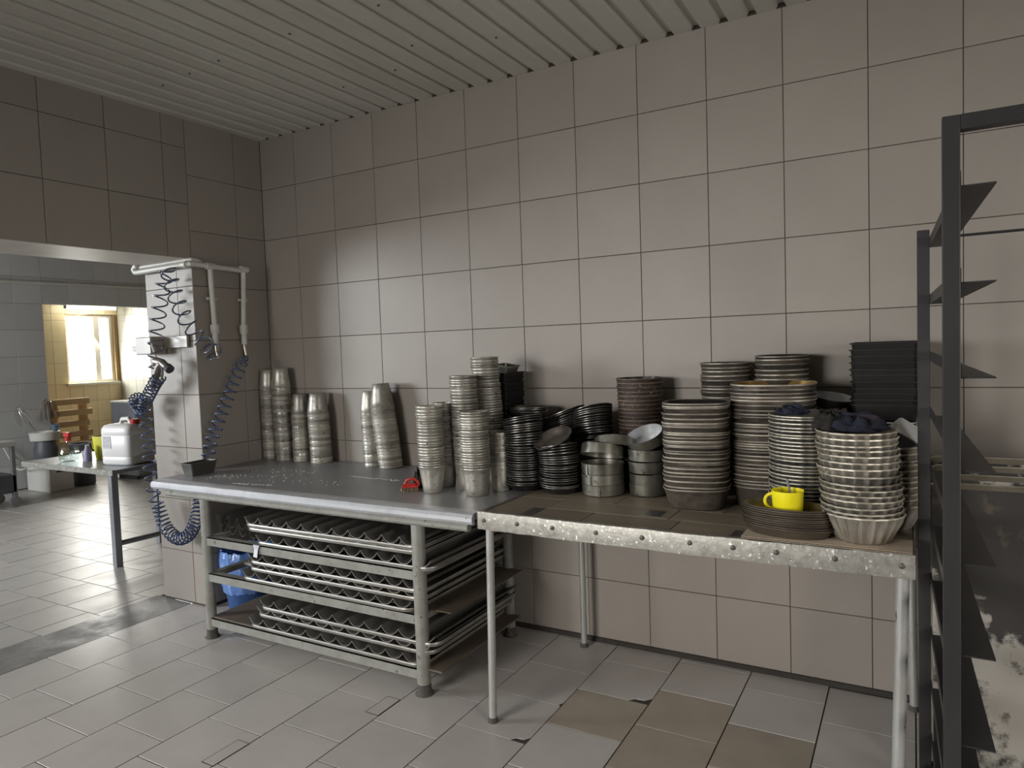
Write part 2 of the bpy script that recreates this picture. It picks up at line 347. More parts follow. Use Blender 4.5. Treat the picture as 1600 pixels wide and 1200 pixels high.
wall_left_tiles([-0.56, -0.216, 0.0], zr)
wall_left_tiles([OE, -2.69, -2.36, -2.03, -1.70, -1.37, -1.04, -0.71, -0.56], [2.14, 2.465, 2.795, 2.968])
# jamb face (normal -y): U=+x, V=+z
tile_grid(wl, (0, OY, 0), (1, 0, 0), (0, 0, 1), [XF, -0.13, XL], [0.01] + [T * i for i in range(1, 7)] + [2.14], 'wall_tile')
# soffit (normal -z): U=+y, V=+x
for y0, y1 in zip([-2.69, -2.36, -2.03, -1.70, -1.37, -1.04, -0.71], [-2.36, -2.03, -1.70, -1.37, -1.04, -0.71, -0.56]):
    for x0, x1 in ((XF, -0.31), (-0.31, XL)):
        tile(wl, (x0, y0, OZ), (0, 1, 0), (1, 0, 0), y1 - y0, x1 - x0, 'soffit')
# right and front walls behind the camera, each with a window
b = MB(); XR = 5.94
b.box(XR, XR + 0.15, -6.1, -3.3, 0, 3.1); b.box(XR, XR + 0.15, -2.1, 0.1, 0, 3.1); b.box(XR, XR + 0.15, -3.3, -2.1, 0, 0.85); b.box(XR, XR + 0.15, -3.3, -2.1, 2.1, 3.1)
tag(b.build('wall_right', 'plaster'), kind='structure')
b = MB(); YF = -6.0
b.box(-0.45, -0.1, YF - 0.1, YF, 0, 3.1); b.box(1.9, 6.1, YF - 0.1, YF, 0, 3.1); b.box(-0.1, 1.9, YF - 0.1, YF, 0, 1.0); b.box(-0.1, 1.9, YF - 0.1, YF, 2.4, 3.1)
tag(b.build('wall_front', 'plaster'), kind='structure')
def window(name, axis, a0, a1, z0, z1, p, mull):
    """sash window lying in plane axis=p, spanning a0..a1"""
    o = tag(empty(name, (0, 0, 0)), kind='structure')
    def part(nm, m_, u0, u1, v0, v1, d):
        if axis == 'y': bx(nm, m_, u0, u1, p - d, p + d, v0, v1, o)
        else: bx(nm, m_, p - d, p + d, u0, u1, v0, v1, o)
    e = 0.045
    part('frame_rail', 'window_frame', a0, a1, z0, z0 + e, 0.03); part('frame_rail', 'window_frame', a0, a1, z1 - e, z1, 0.03)
    part('frame_stile', 'window_frame', a0, a0 + e, z0 + e, z1 - e, 0.03); part('frame_stile', 'window_frame', a1 - e, a1, z0 + e, z1 - e, 0.03)
    cuts = [a0 + e] + [q for q in mull] + [a1 - e]
    for q in mull: part('mullion', 'window_frame', q - 0.04, q + 0.04, z0 + e, z1 - e, 0.028)
    for q0, q1 in zip(cuts[:-1], cuts[1:]): part('pane', 'pane', q0, q1, z0 + e, z1 - e, 0.003)
    return o
window('window_2', 'y', -0.1, 1.9, 1.0, 2.4, YF - 0.05, [0.9])
window('window_3', 'x', -3.3, -2.1, 0.85, 2.1, XR + 0.07, [])
# ceiling of ribbed sheet: wide flat pans, narrow raised grooves
b = MB(); x = 0.0; pr = []; P_ = 0.123
while x < 6.0:
    pr += [(x, 2.966), (x + 0.078, 2.966), (x + 0.088, 2.986), (x + 0.113, 2.986)]; x += P_
V = []; F = []
ys = [-6.05, -3.0, -1.5, 0.004]
for (px, pz) in pr:
    for yy in ys: V.append((px, yy, pz))
n = len(ys)
for i in range(len(pr) - 1):
    for j in range(n - 1): F.append((i * n + j, i * n + j + 1, (i + 1) * n + j + 1, (i + 1) * n + j))
b.add(V, F); b.box(-0.1, 6.1, -6.1, 0.15, 3.0, 3.1)
ce = tag(b.build('ceiling', 'ceiling'), kind='structure')
sm = MB(); sm.lathe([(0.006, 0), (0.006, -0.003), (0.003, -0.006)], 8); scr = sm.mesh('screw_head', 'rivet')
for (i, yy) in ((3, -0.95), (5, -0.97), (7, -0.99), (9, -0.4), (11, -1.0), (12, -0.42), (14, -0.6), (15, -0.98), (17, -0.45), (19, -0.9)):
    put('screw_head', scr, ce, (i * P_ + 0.04, yy, 2.966))
# floor -------------------------------------------------------------------
fl = tag(bx('floor', 'floor_grout', -0.17, 6.1, -6.1, 0.01, -0.06, -0.003), kind='structure')
LY = 0.318
anch = {-1: -1.10, 0: -0.997, 1: -1.117, 2: -1.0, 3: -1.11, 4: -1.0, 5: -1.13, 6: -0.363, 7: -0.508, 8: -0.36, 9: -0.505, 10: -0.335, 11: -0.45, 12: -0.3, 13: -0.5, 14: -0.36}
brown = {(7, -0.508), (8, -0.36), (8, -0.678), (9, -0.505)}
def notch_tile(parent, x0, x1, y0, y1, m_, nx, ny):
    """floor tile with a broken-off corner at +x -y"""
    g = 0.0015; P = [(x0 + g, y0 + g), (x1 - nx, y0 + g), (x1 - nx * 0.75, y0 + ny * 0.45), (x1 - nx * 0.3, y0 + ny * 0.5), (x1 - g, y0 + ny), (x1 - g, y1 - g), (x0 + g, y1 - g)]
    b = MB(); n = len(P); b.add([(p[0], p[1], -0.008) for p in P] + [(p[0], p[1], 0) for p in P], [tuple(range(n, 2 * n))] + [(k, (k + 1) % n, n + (k + 1) % n, n + k) for k in range(n)])
    return b.build('tile', m_, parent)
notched = {(6, -0.681): (0.07, 0.05), (7, -0.19): (0.09, 0.06), (6, -0.363): (0.012, 0.05)}
for k in range(-1, 18):
    x0 = 0.16 + T * k; x1 = x0 + T; a = anch.get(k, -0.2 - 0.11 * (k % 3))
    y = a
    while y + LY < -0.004: y += LY
    top = -0.004
    while top > -4.6 and x0 < 5.9:
        bot = y
        if top - bot > 0.02:
            rk = round(top, 3)
            isb = any(kk == k and abs(vv - top) < 0.02 for kk, vv in brown)
            nt_ = next((vv for (kk, yy), vv in notched.items() if kk == k and abs(yy - top) < 0.02), None)
            mm = 'floor_tile_brown' if isb else 'floor_tile'
            if nt_: notch_tile(fl, x0, x1, bot, top, mm, *nt_)
            else: tile(fl, (x0, bot, 0), (1, 0, 0), (0, 1, 0), T, top - bot, mm, gap=0.0055)
        top = bot; y -= LY
# two narrow repair strips let into the tiles
for (x0, x1, y0, y1) in ((1.42, 1.48, -1.655, -1.492), (1.74, 1.806, -1.09, -0.948)):
    bx('repair_bed', 'floor_grout', x0 - 0.004, x1 + 0.004, y0 - 0.004, y1 + 0.004, -0.004, 0.0012, fl)
    bx('repair_strip', 'floor_tile', x0, x1, y0, y1, -0.002, 0.002, fl)
tag(bx('trim_1', 'floor_grout', 0.02, 5.9, -0.012, 0.0, 0.0, 0.024), kind='structure')
# cement strip in the opening
b = MB(); xs = [-0.50, -0.40, -0.28, -0.17]; yy = [OE + 0.2 * i for i in range(13)] + [OY + 0.0]
V = []; F = []
for i, y_ in enumerate(yy):
    for j, x_ in enumerate(xs): V.append((x_ - (random.uniform(0, 0.04) if j == 0 else 0), y_, 0.001 + (random.uniform(-0.002, 0.002) if 0 < j < 3 else 0)))
for i in range(len(yy) - 1):
    for j in range(3): F.append((i * 4 + j, i * 4 + j + 1, (i + 1) * 4 + j + 1, (i + 1) * 4 + j))
b.add(V, F); b.box(-0.5, -0.17, OE, OY, -0.06, -0.004)
tag(b.build('trim_2', 'cement', smooth=True), kind='structure')
# prep room behind the opening ---------------------------------------------
XW = -5.75; XE = -7.3
fl2 = tag(bx('floor', 'floor_grout', XE - 0.2, -0.5, -4.6, 3.6, -0.06, -0.003), kind='structure')
def infront(x, y):
    d = Vector((x, y, 0)) - camo.location; z = d.dot(FW)
    return z > 0.3 and -60 < 800 + 1094 * d.dot(RT) / z < 700
cnt = 0
r = -10
while True:
    y0 = -0.61 + T * r; r += 1
    if y0 > 3.3: break
    offx = 0.16 * (r % 2) + 0.05 * ((r * 7) % 3)
    x1 = -0.5
    x0 = -0.902 + offx - T
    while x0 + T < -0.5 - 0.02: x0 += T
    while x1 > XE:
        if infront((x0 + x1) / 2, y0 + T / 2) and cnt < 300 and not (x1 > -0.46 and y0 > OY):
            tile(fl2, (x0, y0, 0), (1, 0, 0), (0, 1, 0), x1 - x0, T, 'floor_tile_far', gap=0.007); cnt += 1
        x1 = x0; x0 -= T
# partition with a doorway, window wall and side walls
DY0 = 1.478; DY1 = 3.25; DZ = 2.295
b = MB(); b.box(XW - 0.12, XW - 0.003, -4.6, DY0 - 0.003, 0, 3.1); b.box(XW - 0.12, XW - 0.003, DY0 - 0.01, 3.6, DZ + 0.003, 3.1); b.box(XW - 0.12, XW - 0.003, DY1, 3.6, 0, DZ + 0.01)
wf = tag(b.build('wall_partition', 'grout'), kind='structure')
yj = [DY0 - T * i for i in range(9, 0, -1)] + [DY0] + [DY0 + T * i for i in range(1, 6)] + [3.3]
zj = [0.01, 0.315, 0.645, 0.975, 1.305, 1.635, 1.965, DZ, 2.625, 2.96]
for y0, y1 in zip(yj[:-1], yj[1:]):
    for z0, z1 in zip(zj[:-1], zj[1:]):
        if y0 >= DY0 - 0.01 and z0 < DZ - 0.01: continue
        if y1 < -1.2: continue
        tile(wf, (XW, y0, z0), (0, 1, 0), (0, 0, 1), y1 - y0, z1 - z0, 'wall_tile_veiled')
WY0, WY1, WZ0, WZ1 = 2.56, 3.30, 1.22, 2.28
b = MB(); b.box(XE - 0.2, XE - 0.003, -4.6, WY0, 0, 3.1); b.box(XE - 0.2, XE - 0.003, WY1, 3.6, 0, 3.1); b.box(XE - 0.2, XE - 0.003, WY0, WY1, 0, WZ0); b.box(XE - 0.2, XE - 0.003, WY0, WY1, WZ1, 3.1)
we = tag(b.build('wall_end', 'yellow_grout'), kind='structure')
yj = [1.56 + 0.2 * i for i in range(10)]; zj = [0.02, 0.30, 0.62, 0.94, 1.22, 1.54, 1.86, 2.18, 2.28, 2.6, 2.95]
for y0, y1 in zip(yj[:-1], yj[1:]):
    for z0, z1 in zip(zj[:-1], zj[1:]):
        if y0 > WY0 - 0.05 and y1 < WY1 + 0.1 and WZ0 - 0.01 <= z0 < WZ1 - 0.01: continue
        tile(we, (XE, y0, z0), (0, 1, 0), (0, 0, 1), y1 - y0, z1 - z0, 'yellow_tile')
window('window_1', 'x', WY0, WY1, WZ0, WZ1, XE - 0.09, [3.05])
tag(bx('window_sill', 'window_frame', XE - 0.14, XE + 0.05, WY0 - 0.04, WY1 + 0.02, WZ0 - 0.03, WZ0 + 0.005), kind='structure')
ws = tag(bx('wall_side', 'yellow_grout', XE - 0.2, XF, 3.363, 3.6, 0, 3.1), kind='structure')
xs = [XE + 0.2 * i for i in range(9)]
for x0, x1 in zip(xs[:-1], xs[1:]):
    for z0, z1 in zip(zj[:-1], zj[1:]): tile(ws, (x0, 3.36, z0), (1, 0, 0), (0, 0, 1), x1 - x0, z1 - z0, 'white_tile')
b = MB(); b.box(XE - 0.2, -5.3, -4.7, -4.5, 0, 3.1); b.box(-3.1, XF, -4.7, -4.5, 0, 3.1); b.box(-5.3, -3.1, -4.7, -4.5, 0, 1.25); b.box(-5.3, -3.1, -4.7, -4.5, 2.75, 3.1)
tag(b.build('wall_prep', 'plaster'), kind='structure')
window('window_4', 'y', -5.3, -3.1, 1.25, 2.75, -4.6, [-4.2])
tag(bx('ceiling', 'plaster', XE - 0.2, -0.2, -4.7, 3.6, 2.96, 3.1), kind='structure')
# tube lamp added over the end window to brighten the end room
em = bpy.data.materials.new('added_lamp_tube'); em.use_nodes = True; M['added_lamp_tube'] = em
eb = em.node_tree.nodes['Principled BSDF']; eb.inputs['Emission Color'].default_value = (1.0, 0.94, 0.8, 1); eb.inputs['Emission Strength'].default_value = 16
tl = tag(empty('added_tube_lamp', (XE + 0.25, 2.82, 2.36)), 'added white tube lamp brightening the end room above its window', 'lamp')
b = MB(); b.box(-0.05, 0.05, -0.40, 0.40, 0.03, 0.06, 0.004); b.build('lamp_housing', 'white_box', tl)
b = MB(); b.tube([(0, -0.37, 0), (0, 0.37, 0)], 0.02, 10); b.build('tube', 'added_lamp_tube', tl, smooth=True)
for y in (-0.38, 0.38):
    b = MB(); b.box(-0.02, 0.02, y - 0.012, y + 0.012, -0.02, 0.032); b.build('socket', 'white_box', tl)
b = MB(); b.tube([(0, -0.3, 0.06), (0, -0.3, 0.6)], 0.006, 6); b.build('hanger', 'white_box', tl)
b = MB(); b.tube([(0, 0.3, 0.06), (0, 0.3, 0.6)], 0.006, 6); b.build('hanger', 'white_box', tl)
# white pipe along the partition
b = MB(); b.tube([(XW + 0.03, -0.6, 2.535), (XW + 0.03, 3.2, 2.575)], 0.02, 10)
tag(b.build('wall_pipe', 'white_pvc', smooth=True), 'long straight white pipe running along the far tiled wall above the doorway', 'pipe')

# ------------------------------------------------------------------ steel bench with shelves
BZ = 0.86
bench = tag(empty('work_bench', (1.1, -0.45, 0)), 'long steel topped work bench with three shelves of trays by the corner', 'bench')
def bp(b, name, m_, **kw):
    b.v = [(p[0] - 1.1, p[1] + 0.45, p[2]) for p in b.v]; return b.build(name, m_, bench, **kw)
b = MB()  # top: sheet folded over a rounded nose
prof = [(-0.01, 0.83), (-0.01, BZ), (-0.84, BZ), (-0.882, BZ - 0.001), (-0.9, BZ - 0.007), (-0.909, BZ - 0.02), (-0.909, BZ - 0.036), (-0.902, BZ - 0.048), (-0.885, BZ - 0.05), (-0.885, 0.83)]
nx = 24; V = []; F = []; MI = []
for i in range(nx + 1):
    x = 0.025 + (2.2 - 0.025) * i / nx
    wob = 0.002 * math.sin(i * 1.7) + 0.001 * math.sin(i * 4.1)
    for (y, z) in prof: V.append((x, y + (wob if y < -0.85 else 0), z))
n = len(prof)
for i in range(nx):
    for j in range(n):
        j2 = (j + 1) % n; F.append((i * n + j, i * n + j2, (i + 1) * n + j2, (i + 1) * n + j)); MI.append(1 if 2 <= j <= 7 else 0)
F.append(tuple(range(n))); F.append(tuple(reversed([nx * n + j for j in range(n)]))); MI += [1, 1]
b.v = V; b.f = [tuple(reversed(q)) for q in F]; b.mi = MI
bp(b, 'bench_top', ['bench_steel', 'bench_edge'], smooth=True, sharp=30)
b = MB(); b.tube([(0.12, -0.87, 0.79), (2.16, -0.87, 0.79)], 0.019, 10); bp(b, 'front_pipe', 'painted_steel', smooth=True)
b = MB(); b.tube([(0.12, -0.06, 0.79), (2.16, -0.06, 0.79)], 0.019, 10); bp(b, 'rear_pipe', 'painted_steel', smooth=True)
for x in (0.42, 1.87): 
    b = MB(); b.tube([(x, -0.87, 0.79), (x, -0.06, 0.79)], 0.019, 10); bp(b, 'cross_pipe', 'painted_steel', smooth=True)
for (x, y, rr) in ((0.415, -0.85, 0.028), (1.872, -0.85, 0.031), (1.905, -0.13, 0.028), (0.415, -0.13, 0.028)):
    b = MB(); b.tube([(x, y, 0.0), (x, y, 0.4), (x, y, 0.785)], rr, 16); lg = bp(b, 'leg', 'painted_steel', smooth=True)
    b = MB(); b.lathe([(rr + 0.012, 0), (rr + 0.010, 0.006), (rr + 0.003, 0.014), (rr + 0.0012, 0.03), (rr + 0.0006, 0.05)], 16, cx=x - 1.1, cy=y + 0.45); b.build('foot', 'foot', lg, smooth=True)
for zt in (0.566, 0.366, 0.116):
    b = MB(); b.box(0.43, 1.86, -0.868, -0.863, zt - 0.045, zt); b.box(0.43, 1.86, -0.868, -0.825, zt - 0.005, zt); bp(b, 'shelf_rail', 'painted_steel')
    b = MB(); b.box(0.43, 1.86, -0.13, -0.125, zt - 0.045, zt); b.box(0.43, 1.86, -0.165, -0.125, zt - 0.005, zt); bp(b, 'shelf_rail', 'painted_steel')
    for x in (0.42, 1.86):
        b = MB(); b.box(x - 0.02, x + 0.02, -0.83, -0.15, zt - 0.035, zt - 0.005, 0.002); bp(b, 'side_rail', 'painted_steel')
for (y) in (-0.62, -0.38):
    b = MB(); b.box(0.43, 1.86, y - 0.018, y + 0.018, 0.346, 0.36, 0.002); bp(b, 'shelf_bar', 'painted_steel')
    b = MB(); b.box(0.43, 1.86, y - 0.018, y + 0.018, 0.546, 0.56, 0.002); bp(b, 'shelf_bar', 'painted_steel')
b = MB(); b.box(0.435, 1.98, -0.86, -0.14, 0.116, 0.124, 0.002); bp(b, 'shelf_board', 'shelf_board')
b = MB(); b.box(1.15, 2.0, -0.8, -0.14, 0.366, 0.372, 0.002); bp(b, 'shelf_board', 'shelf_board')
# bent metal tag hanging on the top rail
b = MB(); b.add([(0.815, -0.872, 0.568), (0.862, -0.872, 0.568), (0.852, -0.874, 0.545), (0.825, -0.874, 0.545), (0.822, -0.88, 0.508), (0.85, -0.88, 0.505)], [(0, 3, 2, 1), (3, 4, 5, 2)])
b.add([(0.815, -0.875, 0.568), (0.862, -0.875, 0.568), (0.852, -0.877, 0.545), (0.825, -0.877, 0.545), (0.822, -0.883, 0.508), (0.85, -0.883, 0.505)], [(0, 1, 2, 3), (3, 2, 5, 4)])
bp(b, 'metal_tag', 'bench_edge')
# flour dust left on the bench: counted by nobody
b = MB()
for (cx_, cy_, ln, ang, n_) in ((0.35, -0.68, 0.16, 0.05, 40), (0.72, -0.78, 0.26, 0.14, 80), (0.55, -0.42, 0.5, 0.1, 60), (1.25, -0.42, 0.35, -0.03, 90), (0.9, -0.62, 0.6, 0.2, 40), (0.5, -0.6, 0.5, 0.3, 50), (1.62, -0.6, 0.1, 0.3, 25)):
    for i in range(n_):
        t = random.uniform(-0.5, 0.5) * ln; s_ = random.gauss(0, 0.006 if n_ > 65 else 0.04)
        x = cx_ + t * math.cos(ang) - s_ * math.sin(ang); y = cy_ + t * math.sin(ang) + s_ * math.cos(ang); q = random.uniform(0.001, 0.0045); h = q * 0.5
        a0 = random.uniform(0, 6)
        P = [(x + q * (1.6 if k % 2 else 1) * math.cos(a0 + k * PI / 2), y + q * math.sin(a0 + k * PI / 2), BZ) for k in range(4)] + [(x, y, BZ + h)]
        b.add(P, [(0, 1, 4), (1, 2, 4), (2, 3, 4), (3, 0, 4)])
tag(b.build('spilled_flour', 'flour'), 'thin trails and specks of white flour spilled on the steel bench', 'flour', kind='stuff')

# ------------------------------------------------------------------ second table with riveted angle frame
tb = tag(empty('riveted_table', (3.0, -0.45, 0)), 'table with riveted steel edge and brown board top beside the steel bench', 'table')
def tp(b, name, m_, **kw):
    par = kw.pop('parent', tb); b.v = [(p[0] - 3.0, p[1] + 0.45, p[2]) for p in b.v]; return b.build(name, m_, par, **kw)
X0, X1, YT = 2.225, 3.79, -0.905
b = MB(); nx = 40; V = []; F = []
pf = [(YT + 0.004, 0.80), (YT, 0.80), (YT, 0.867), (YT + 0.002, 0.8725), (YT + 0.006, 0.874), (YT + 0.03, 0.872), (YT + 0.03, 0.868), (YT + 0.004, 0.868)]
for i in range(nx + 1):
    x = X0 + (X1 - X0) * i / nx; j_ = random.uniform(-0.0012, 0.0012)
    for (y, z) in pf: V.append((x, y + j_ * 0.6, z + j_ - 0.004 * math.sin(PI * i / nx)))
n = len(pf)
for i in range(nx):
    for j in range(n): F.append((i * n + j, (i + 1) * n + j, (i + 1) * n + (j + 1) % n, i * n + (j + 1) % n))
F += [tuple(range(n)), tuple(reversed([nx * n + j for j in range(n)]))]
b.add(V, F); er = tp(b, 'edge_strip', 'angle_steel', smooth=True, sharp=40)
rv = MB(); rv.lathe([(0.009, 0), (0.0085, 0.003), (0.004, 0.0055)], 12); rv.xform(Matrix.Rotation(PI / 2, 4, 'X')); rvm = rv.mesh('rivet', 'rivet', True)
for x in (2.257, 2.413, 2.57, 2.752, 2.932, 3.106, 3.253, 3.393, 3.569, 3.754): put('rivet', rvm, er, (x - 3.0, YT + 0.45, 0.838))
b = MB(); b.box(X0, X0 + 0.004, YT, -0.02, 0.805, 0.868); tp(b, 'side_strip', 'angle_steel')
b = MB(); b.box(X1 - 0.004, X1, YT, -0.02, 0.80, 0.868); tp(b, 'side_strip', 'angle_steel')
b = MB(); b.box(X0, X1, -0.024, -0.02, 0.80, 0.868); tp(b, 'rear_strip', 'angle_steel')
b = MB(); b.box(X0 + 0.005, X1 - 0.005, YT + 0.006, -0.025, 0.84, 0.8545); tp(b, 'table_top', 'cardboard')
rows = [(-0.899, -0.715, [2.235, 2.668, 3.02, 3.36]), (-0.715, -0.55, [2.235, 2.45, 2.97, 3.42, 3.783]), (-0.55, -0.4, [2.235, 2.687, 3.14, 3.783]), (-0.4, -0.21, [2.235, 2.9, 3.783]), (-0.21, -0.028, [2.235, 2.6, 3.3, 3.783])]
for (y0, y1, xs) in rows:
    for a, c in zip(xs[:-1], xs[1:]):
        b = MB(); b.box(a + 0.0015, c - 0.0015, y0 + 0.0015, y1 - 0.0015, 0.854, 0.864 + random.uniform(0, 0.0012), 0.0008); tp(b, 'top_board', 'cardboard')
for (x0, x1, y0, y1) in ((2.40, 2.45, -0.87, -0.73), (3.235, 3.30, -0.885, -0.78), (2.86, 2.93, -0.70, -0.6)):
    b = MB(); b.box(x0, x1, y0, y1, 0.8645, 0.8662); tp(b, 'tape_patch', 'tape')
for (x, y, xb, yb, rr) in ((2.272, -0.885, 2.272, -0.915, 0.0165), (3.757, -0.87, 3.735, -0.86, 0.019), (2.318, -0.09, 2.318, -0.09, 0.0155), (3.772, -0.075, 3.785, -0.075, 0.017)):
    b = MB(); b.tube([(xb, yb, 0.0), ((x + xb) / 2, (y + yb) / 2, 0.4), (x, y, 0.845)], rr, 14); lg = tp(b, 'leg', 'tube_steel', smooth=True)
    b = MB(); b.lathe([(rr + 0.006, 0), (rr + 0.005, 0.008), (rr + 0.001, 0.02)], 14, cx=xb - 3.0, cy=yb + 0.45); b.build('foot', 'foot', lg, smooth=True)
# loose corrugated sheet at the front right corner
b = MB(); V = []; F = []
b.box(3.28, 3.783, -0.903, -0.75, 0.8745, 0.8755); b.box(3.28, 3.783, -0.903, -0.75, 0.8795, 0.8805)
n = 90; P = []
for i in range(n + 1):
    x = 3.28 + 0.503 * i / n; z = 0.8775 + 0.002 * math.sin(i * PI)
    z = 0.8755 if i % 2 else 0.8795
    P += [(x, -0.903, z), (x, -0.75, z)]
b.add(P, [(2 * i, 2 * i + 2, 2 * i + 3, 2 * i + 1) for i in range(n)])
cs = b.build('cardboard_sheet', 'cardboard_light'); tag(cs, 'torn brown corrugated cardboard sheet at the front right table corner', 'cardboard')

# ------------------------------------------------------------------ stacks
ORD = lambda i: f"{i}{'th' if 10 <= i % 100 <= 20 else {1: 'st', 2: 'nd', 3: 'rd'}.get(i % 10, 'th')}"
def stack(name, me, n, pitch, base, desc, where, cat, group, lean=(0, 0), tilt0=0.0, tilt1=0.0, tax=(1, 0, 0), tstart=0.0, jit=0.0015, jt=0.012, rz=None, topmesh=None, pj=0.12, rzj=None):
    """n nested things set on one another; the pile may lean and its upper part tip"""
    z = base[2]; out = []
    for i in range(n):
        t = i / max(1, n - 1)
        k = max(0.0, (t - tstart) / (1 - tstart)) if tstart < 1 else 0
        an = tilt0 + (tilt1 - tilt0) * k
        ax = Vector(tax).normalized()
        mtx = Matrix.Rotation(an + random.uniform(-jt, jt), 4, ax) @ Matrix.Rotation((random.uniform(0, 2 * PI) if rz is None else rz + random.uniform(-(rzj or 0.02), rzj or 0.02)), 4, 'Z')
        o = put(name, topmesh if (topmesh and i == n - 1) else me)
        mtx.translation = (base[0] + lean[0] * t + random.uniform(-jit, jit), base[1] + lean[1] * t + random.uniform(-jit, jit), z)
        o.matrix_world = mtx
        top = n - i
        pos = 'topmost' if top == 1 else ('bottom one' if i == 0 else ORD(top) + ' from top')
        tag(o, f'{desc}, {pos} in {where}', cat, group)
        z += pitch * (1 + random.uniform(-pj, pj)); out.append(o)
    return out
def vessel(rb, rt, h, th=0.0012, bead=0.002, seg=32, mats=('tin', 'tin'), flip=False, sx=1, sy=1, power=2.0, flute=0, fa=0.0, base_r=None, bh=0.006):
    """thin-walled open vessel: outer wall, rolled rim, inner wall, floor"""
    pr = [(rb * 0.93, 0), (rb, 0.004)]
    for k in range(1, 4): pr.append((rb + (rt - rb) * k / 4, 0.004 + (h - 0.004 - bh) * k / 4))
    pr += [(rt, h - bh), (rt + bead, h - bh * 0.75), (rt + bead, h - bh * 0.2), (rt + bead * 0.4, h), (rt - th, h - bh * 0.3)]
    no = len(pr)
    pr += [(rb + (rt - rb) * 0.5 - th, h * 0.5), (rb - th, 0.006), (rb * 0.9, 0.003)]
    if flip: pr = [(r_, h - z_) for r_, z_ in pr]
    mi = [0] * 5 + [2] * (no - 6) + [1] * (len(pr) - no + 1)
    fam = None
    if flute:
        fam = []
        for r_, z_ in pr:
            zz = (h - z_) if flip else z_
            q = min(1, max(0, zz / h)); fam.append(fa * (1 if 0.03 < q < 0.9 else (0.2 if q >= 0.9 else 0.6)))
    b = MB(); b.lathe(pr, seg, sx, sy, flute, fam, power, mi)
    if flip: b.f = [tuple(reversed(q)) for q in b.f]
    me = b.mesh('vessel', list(mats) + ([mats[0]] if len(mats) == 2 else []), True, 40); return me
CG = 'tinned baking cups stacked on the steel bench'
def cups(base, n, pitch, rb, rt, h, where, inv, lean=(0, 0), **kw):
    me = vessel(rb, rt, h, flip=inv, bead=0.0014, bh=0.0055)
    stack('baking_cup', me, n, pitch, (base[0], base[1], BZ + 0.001), 'tinned metal cup', where, 'cup', CG, lean=lean, pj=0.25, jt=0.014, jit=0.0015, **kw)
cups((0.085, -0.085), 29, 0.0168, 0.042, 0.055, 0.13, 'tall inverted stack against the corner pillar', True, lean=(-0.004, 0))
cups((0.215, -0.085), 29, 0.0170, 0.047, 0.061, 0.13, 'tall inverted stack, second from corner', True, lean=(-0.015, 0))
cups((0.365, -0.085), 19, 0.0170, 0.043, 0.057, 0.13, 'short inverted stack, third from corner', True)
cups((0.540, -0.09), 19, 0.0170, 0.049, 0.067, 0.13, 'short wide inverted stack, fourth from corner', True, lean=(-0.012, 0))
cups((0.962, -0.085), 19, 0.0170, 0.043, 0.058, 0.13, 'narrower of two inverted stacks at bench middle', True, lean=(-0.012, 0))
cups((1.104, -0.095), 22, 0.0172, 0.049, 0.071, 0.14, 'wider of two inverted stacks at bench middle', True, lean=(-0.045, 0.0), tilt0=-0.02, tilt1=-0.07, tax=(0, 1, 0))
cups((1.777, -0.596), 22, 0.0134, 0.045, 0.064, 0.13, 'upright stack beside the red brush', False, lean=(-0.008, 0))
cups((1.752, -0.448), 22, 0.0136, 0.045, 0.056, 0.125, 'upright stack half hidden behind red brush stack', False)
cups((2.012, -0.576), 22, 0.0134, 0.052, 0.069, 0.13, 'foremost upright stack on the bench end', False)
cups((1.893, -0.460), 32, 0.0134, 0.050, 0.067, 0.13, 'upright stack directly behind the foremost stack', False, lean=(-0.012, 0))
cups((1.822, -0.338), 32, 0.0134, 0.045, 0.060, 0.13, 'mostly hidden upright stack in second rank', False)
cups((1.955, -0.322), 39, 0.0136, 0.053, 0.070, 0.13, 'tallest upright stack of all', False, lean=(-0.035, 0.0))
cups((2.072, -0.450), 15, 0.0130, 0.041, 0.046, 0.12, 'shortest thin upright stack beside black pans', False)

# black shallow pans ----------------------------------------------------------
PB = 0.866
pan = vessel(0.066, 0.092, 0.036, th=0.0014, bead=0.0022, seg=36, mats=('black_pan', 'black_pan_inside', 'black_rim'), bh=0.005)
pano = vessel(0.066, 0.092, 0.034, th=0.0014, bead=0.0022, seg=36, mats=('black_pan', 'black_pan_inside', 'black_rim'), bh=0.005, sx=1.12, sy=0.92)
PG = 'black shallow round pans stacked by the wall'
def pans(base, n, pitch, where, me=pan, **kw):
    return stack('shallow_pan', me, n, pitch, (base[0], base[1], PB + 0.001), 'black shallow pan', where, 'pan', PG, jit=0.004, jt=0.03, **kw)
pans((2.185, -0.405), 29, 0.0108, 'front pile next to thin cup stack', lean=(-0.005, 0), tilt0=0.0, tilt1=-0.24, tax=(0.5, 1, 0), tstart=0.55)
pans((2.365, -0.41), 18, 0.0108, 'front pile beside the steel rings', lean=(0.0, 0), tilt0=0.02, tilt1=-0.16, tax=(0.5, 1, 0), tstart=0.4)
o = put('shallow_pan', pan); mt_ = Matrix.Rotation(0.48, 4, (0.85, -0.35, 0)); mt_.translation = (2.352, -0.42, 1.092); o.matrix_world = mt_
tag(o, 'black shallow pan tipped towards the viewer on front pile beside steel rings', 'pan', PG)
pans((2.055, -0.165), 32, 0.0108, 'rear pile beside tallest cups', me=pano, lean=(0.02, 0), rz=0.1)
pans((2.255, -0.145), 30, 0.0108, 'rear middle pile with steep tilt', me=pano, lean=(0.03, 0.0), tilt0=0.0, tilt1=-0.42, tax=(0.15, 1, 0), tstart=0.35, rz=0.1)
pans((2.445, -0.195), 32, 0.0110, 'rear pile leaning in front of rusty pans', lean=(0.01, 0), tilt0=0.0, tilt1=-0.32, tax=(0.75, 1, 0), tstart=0.3)

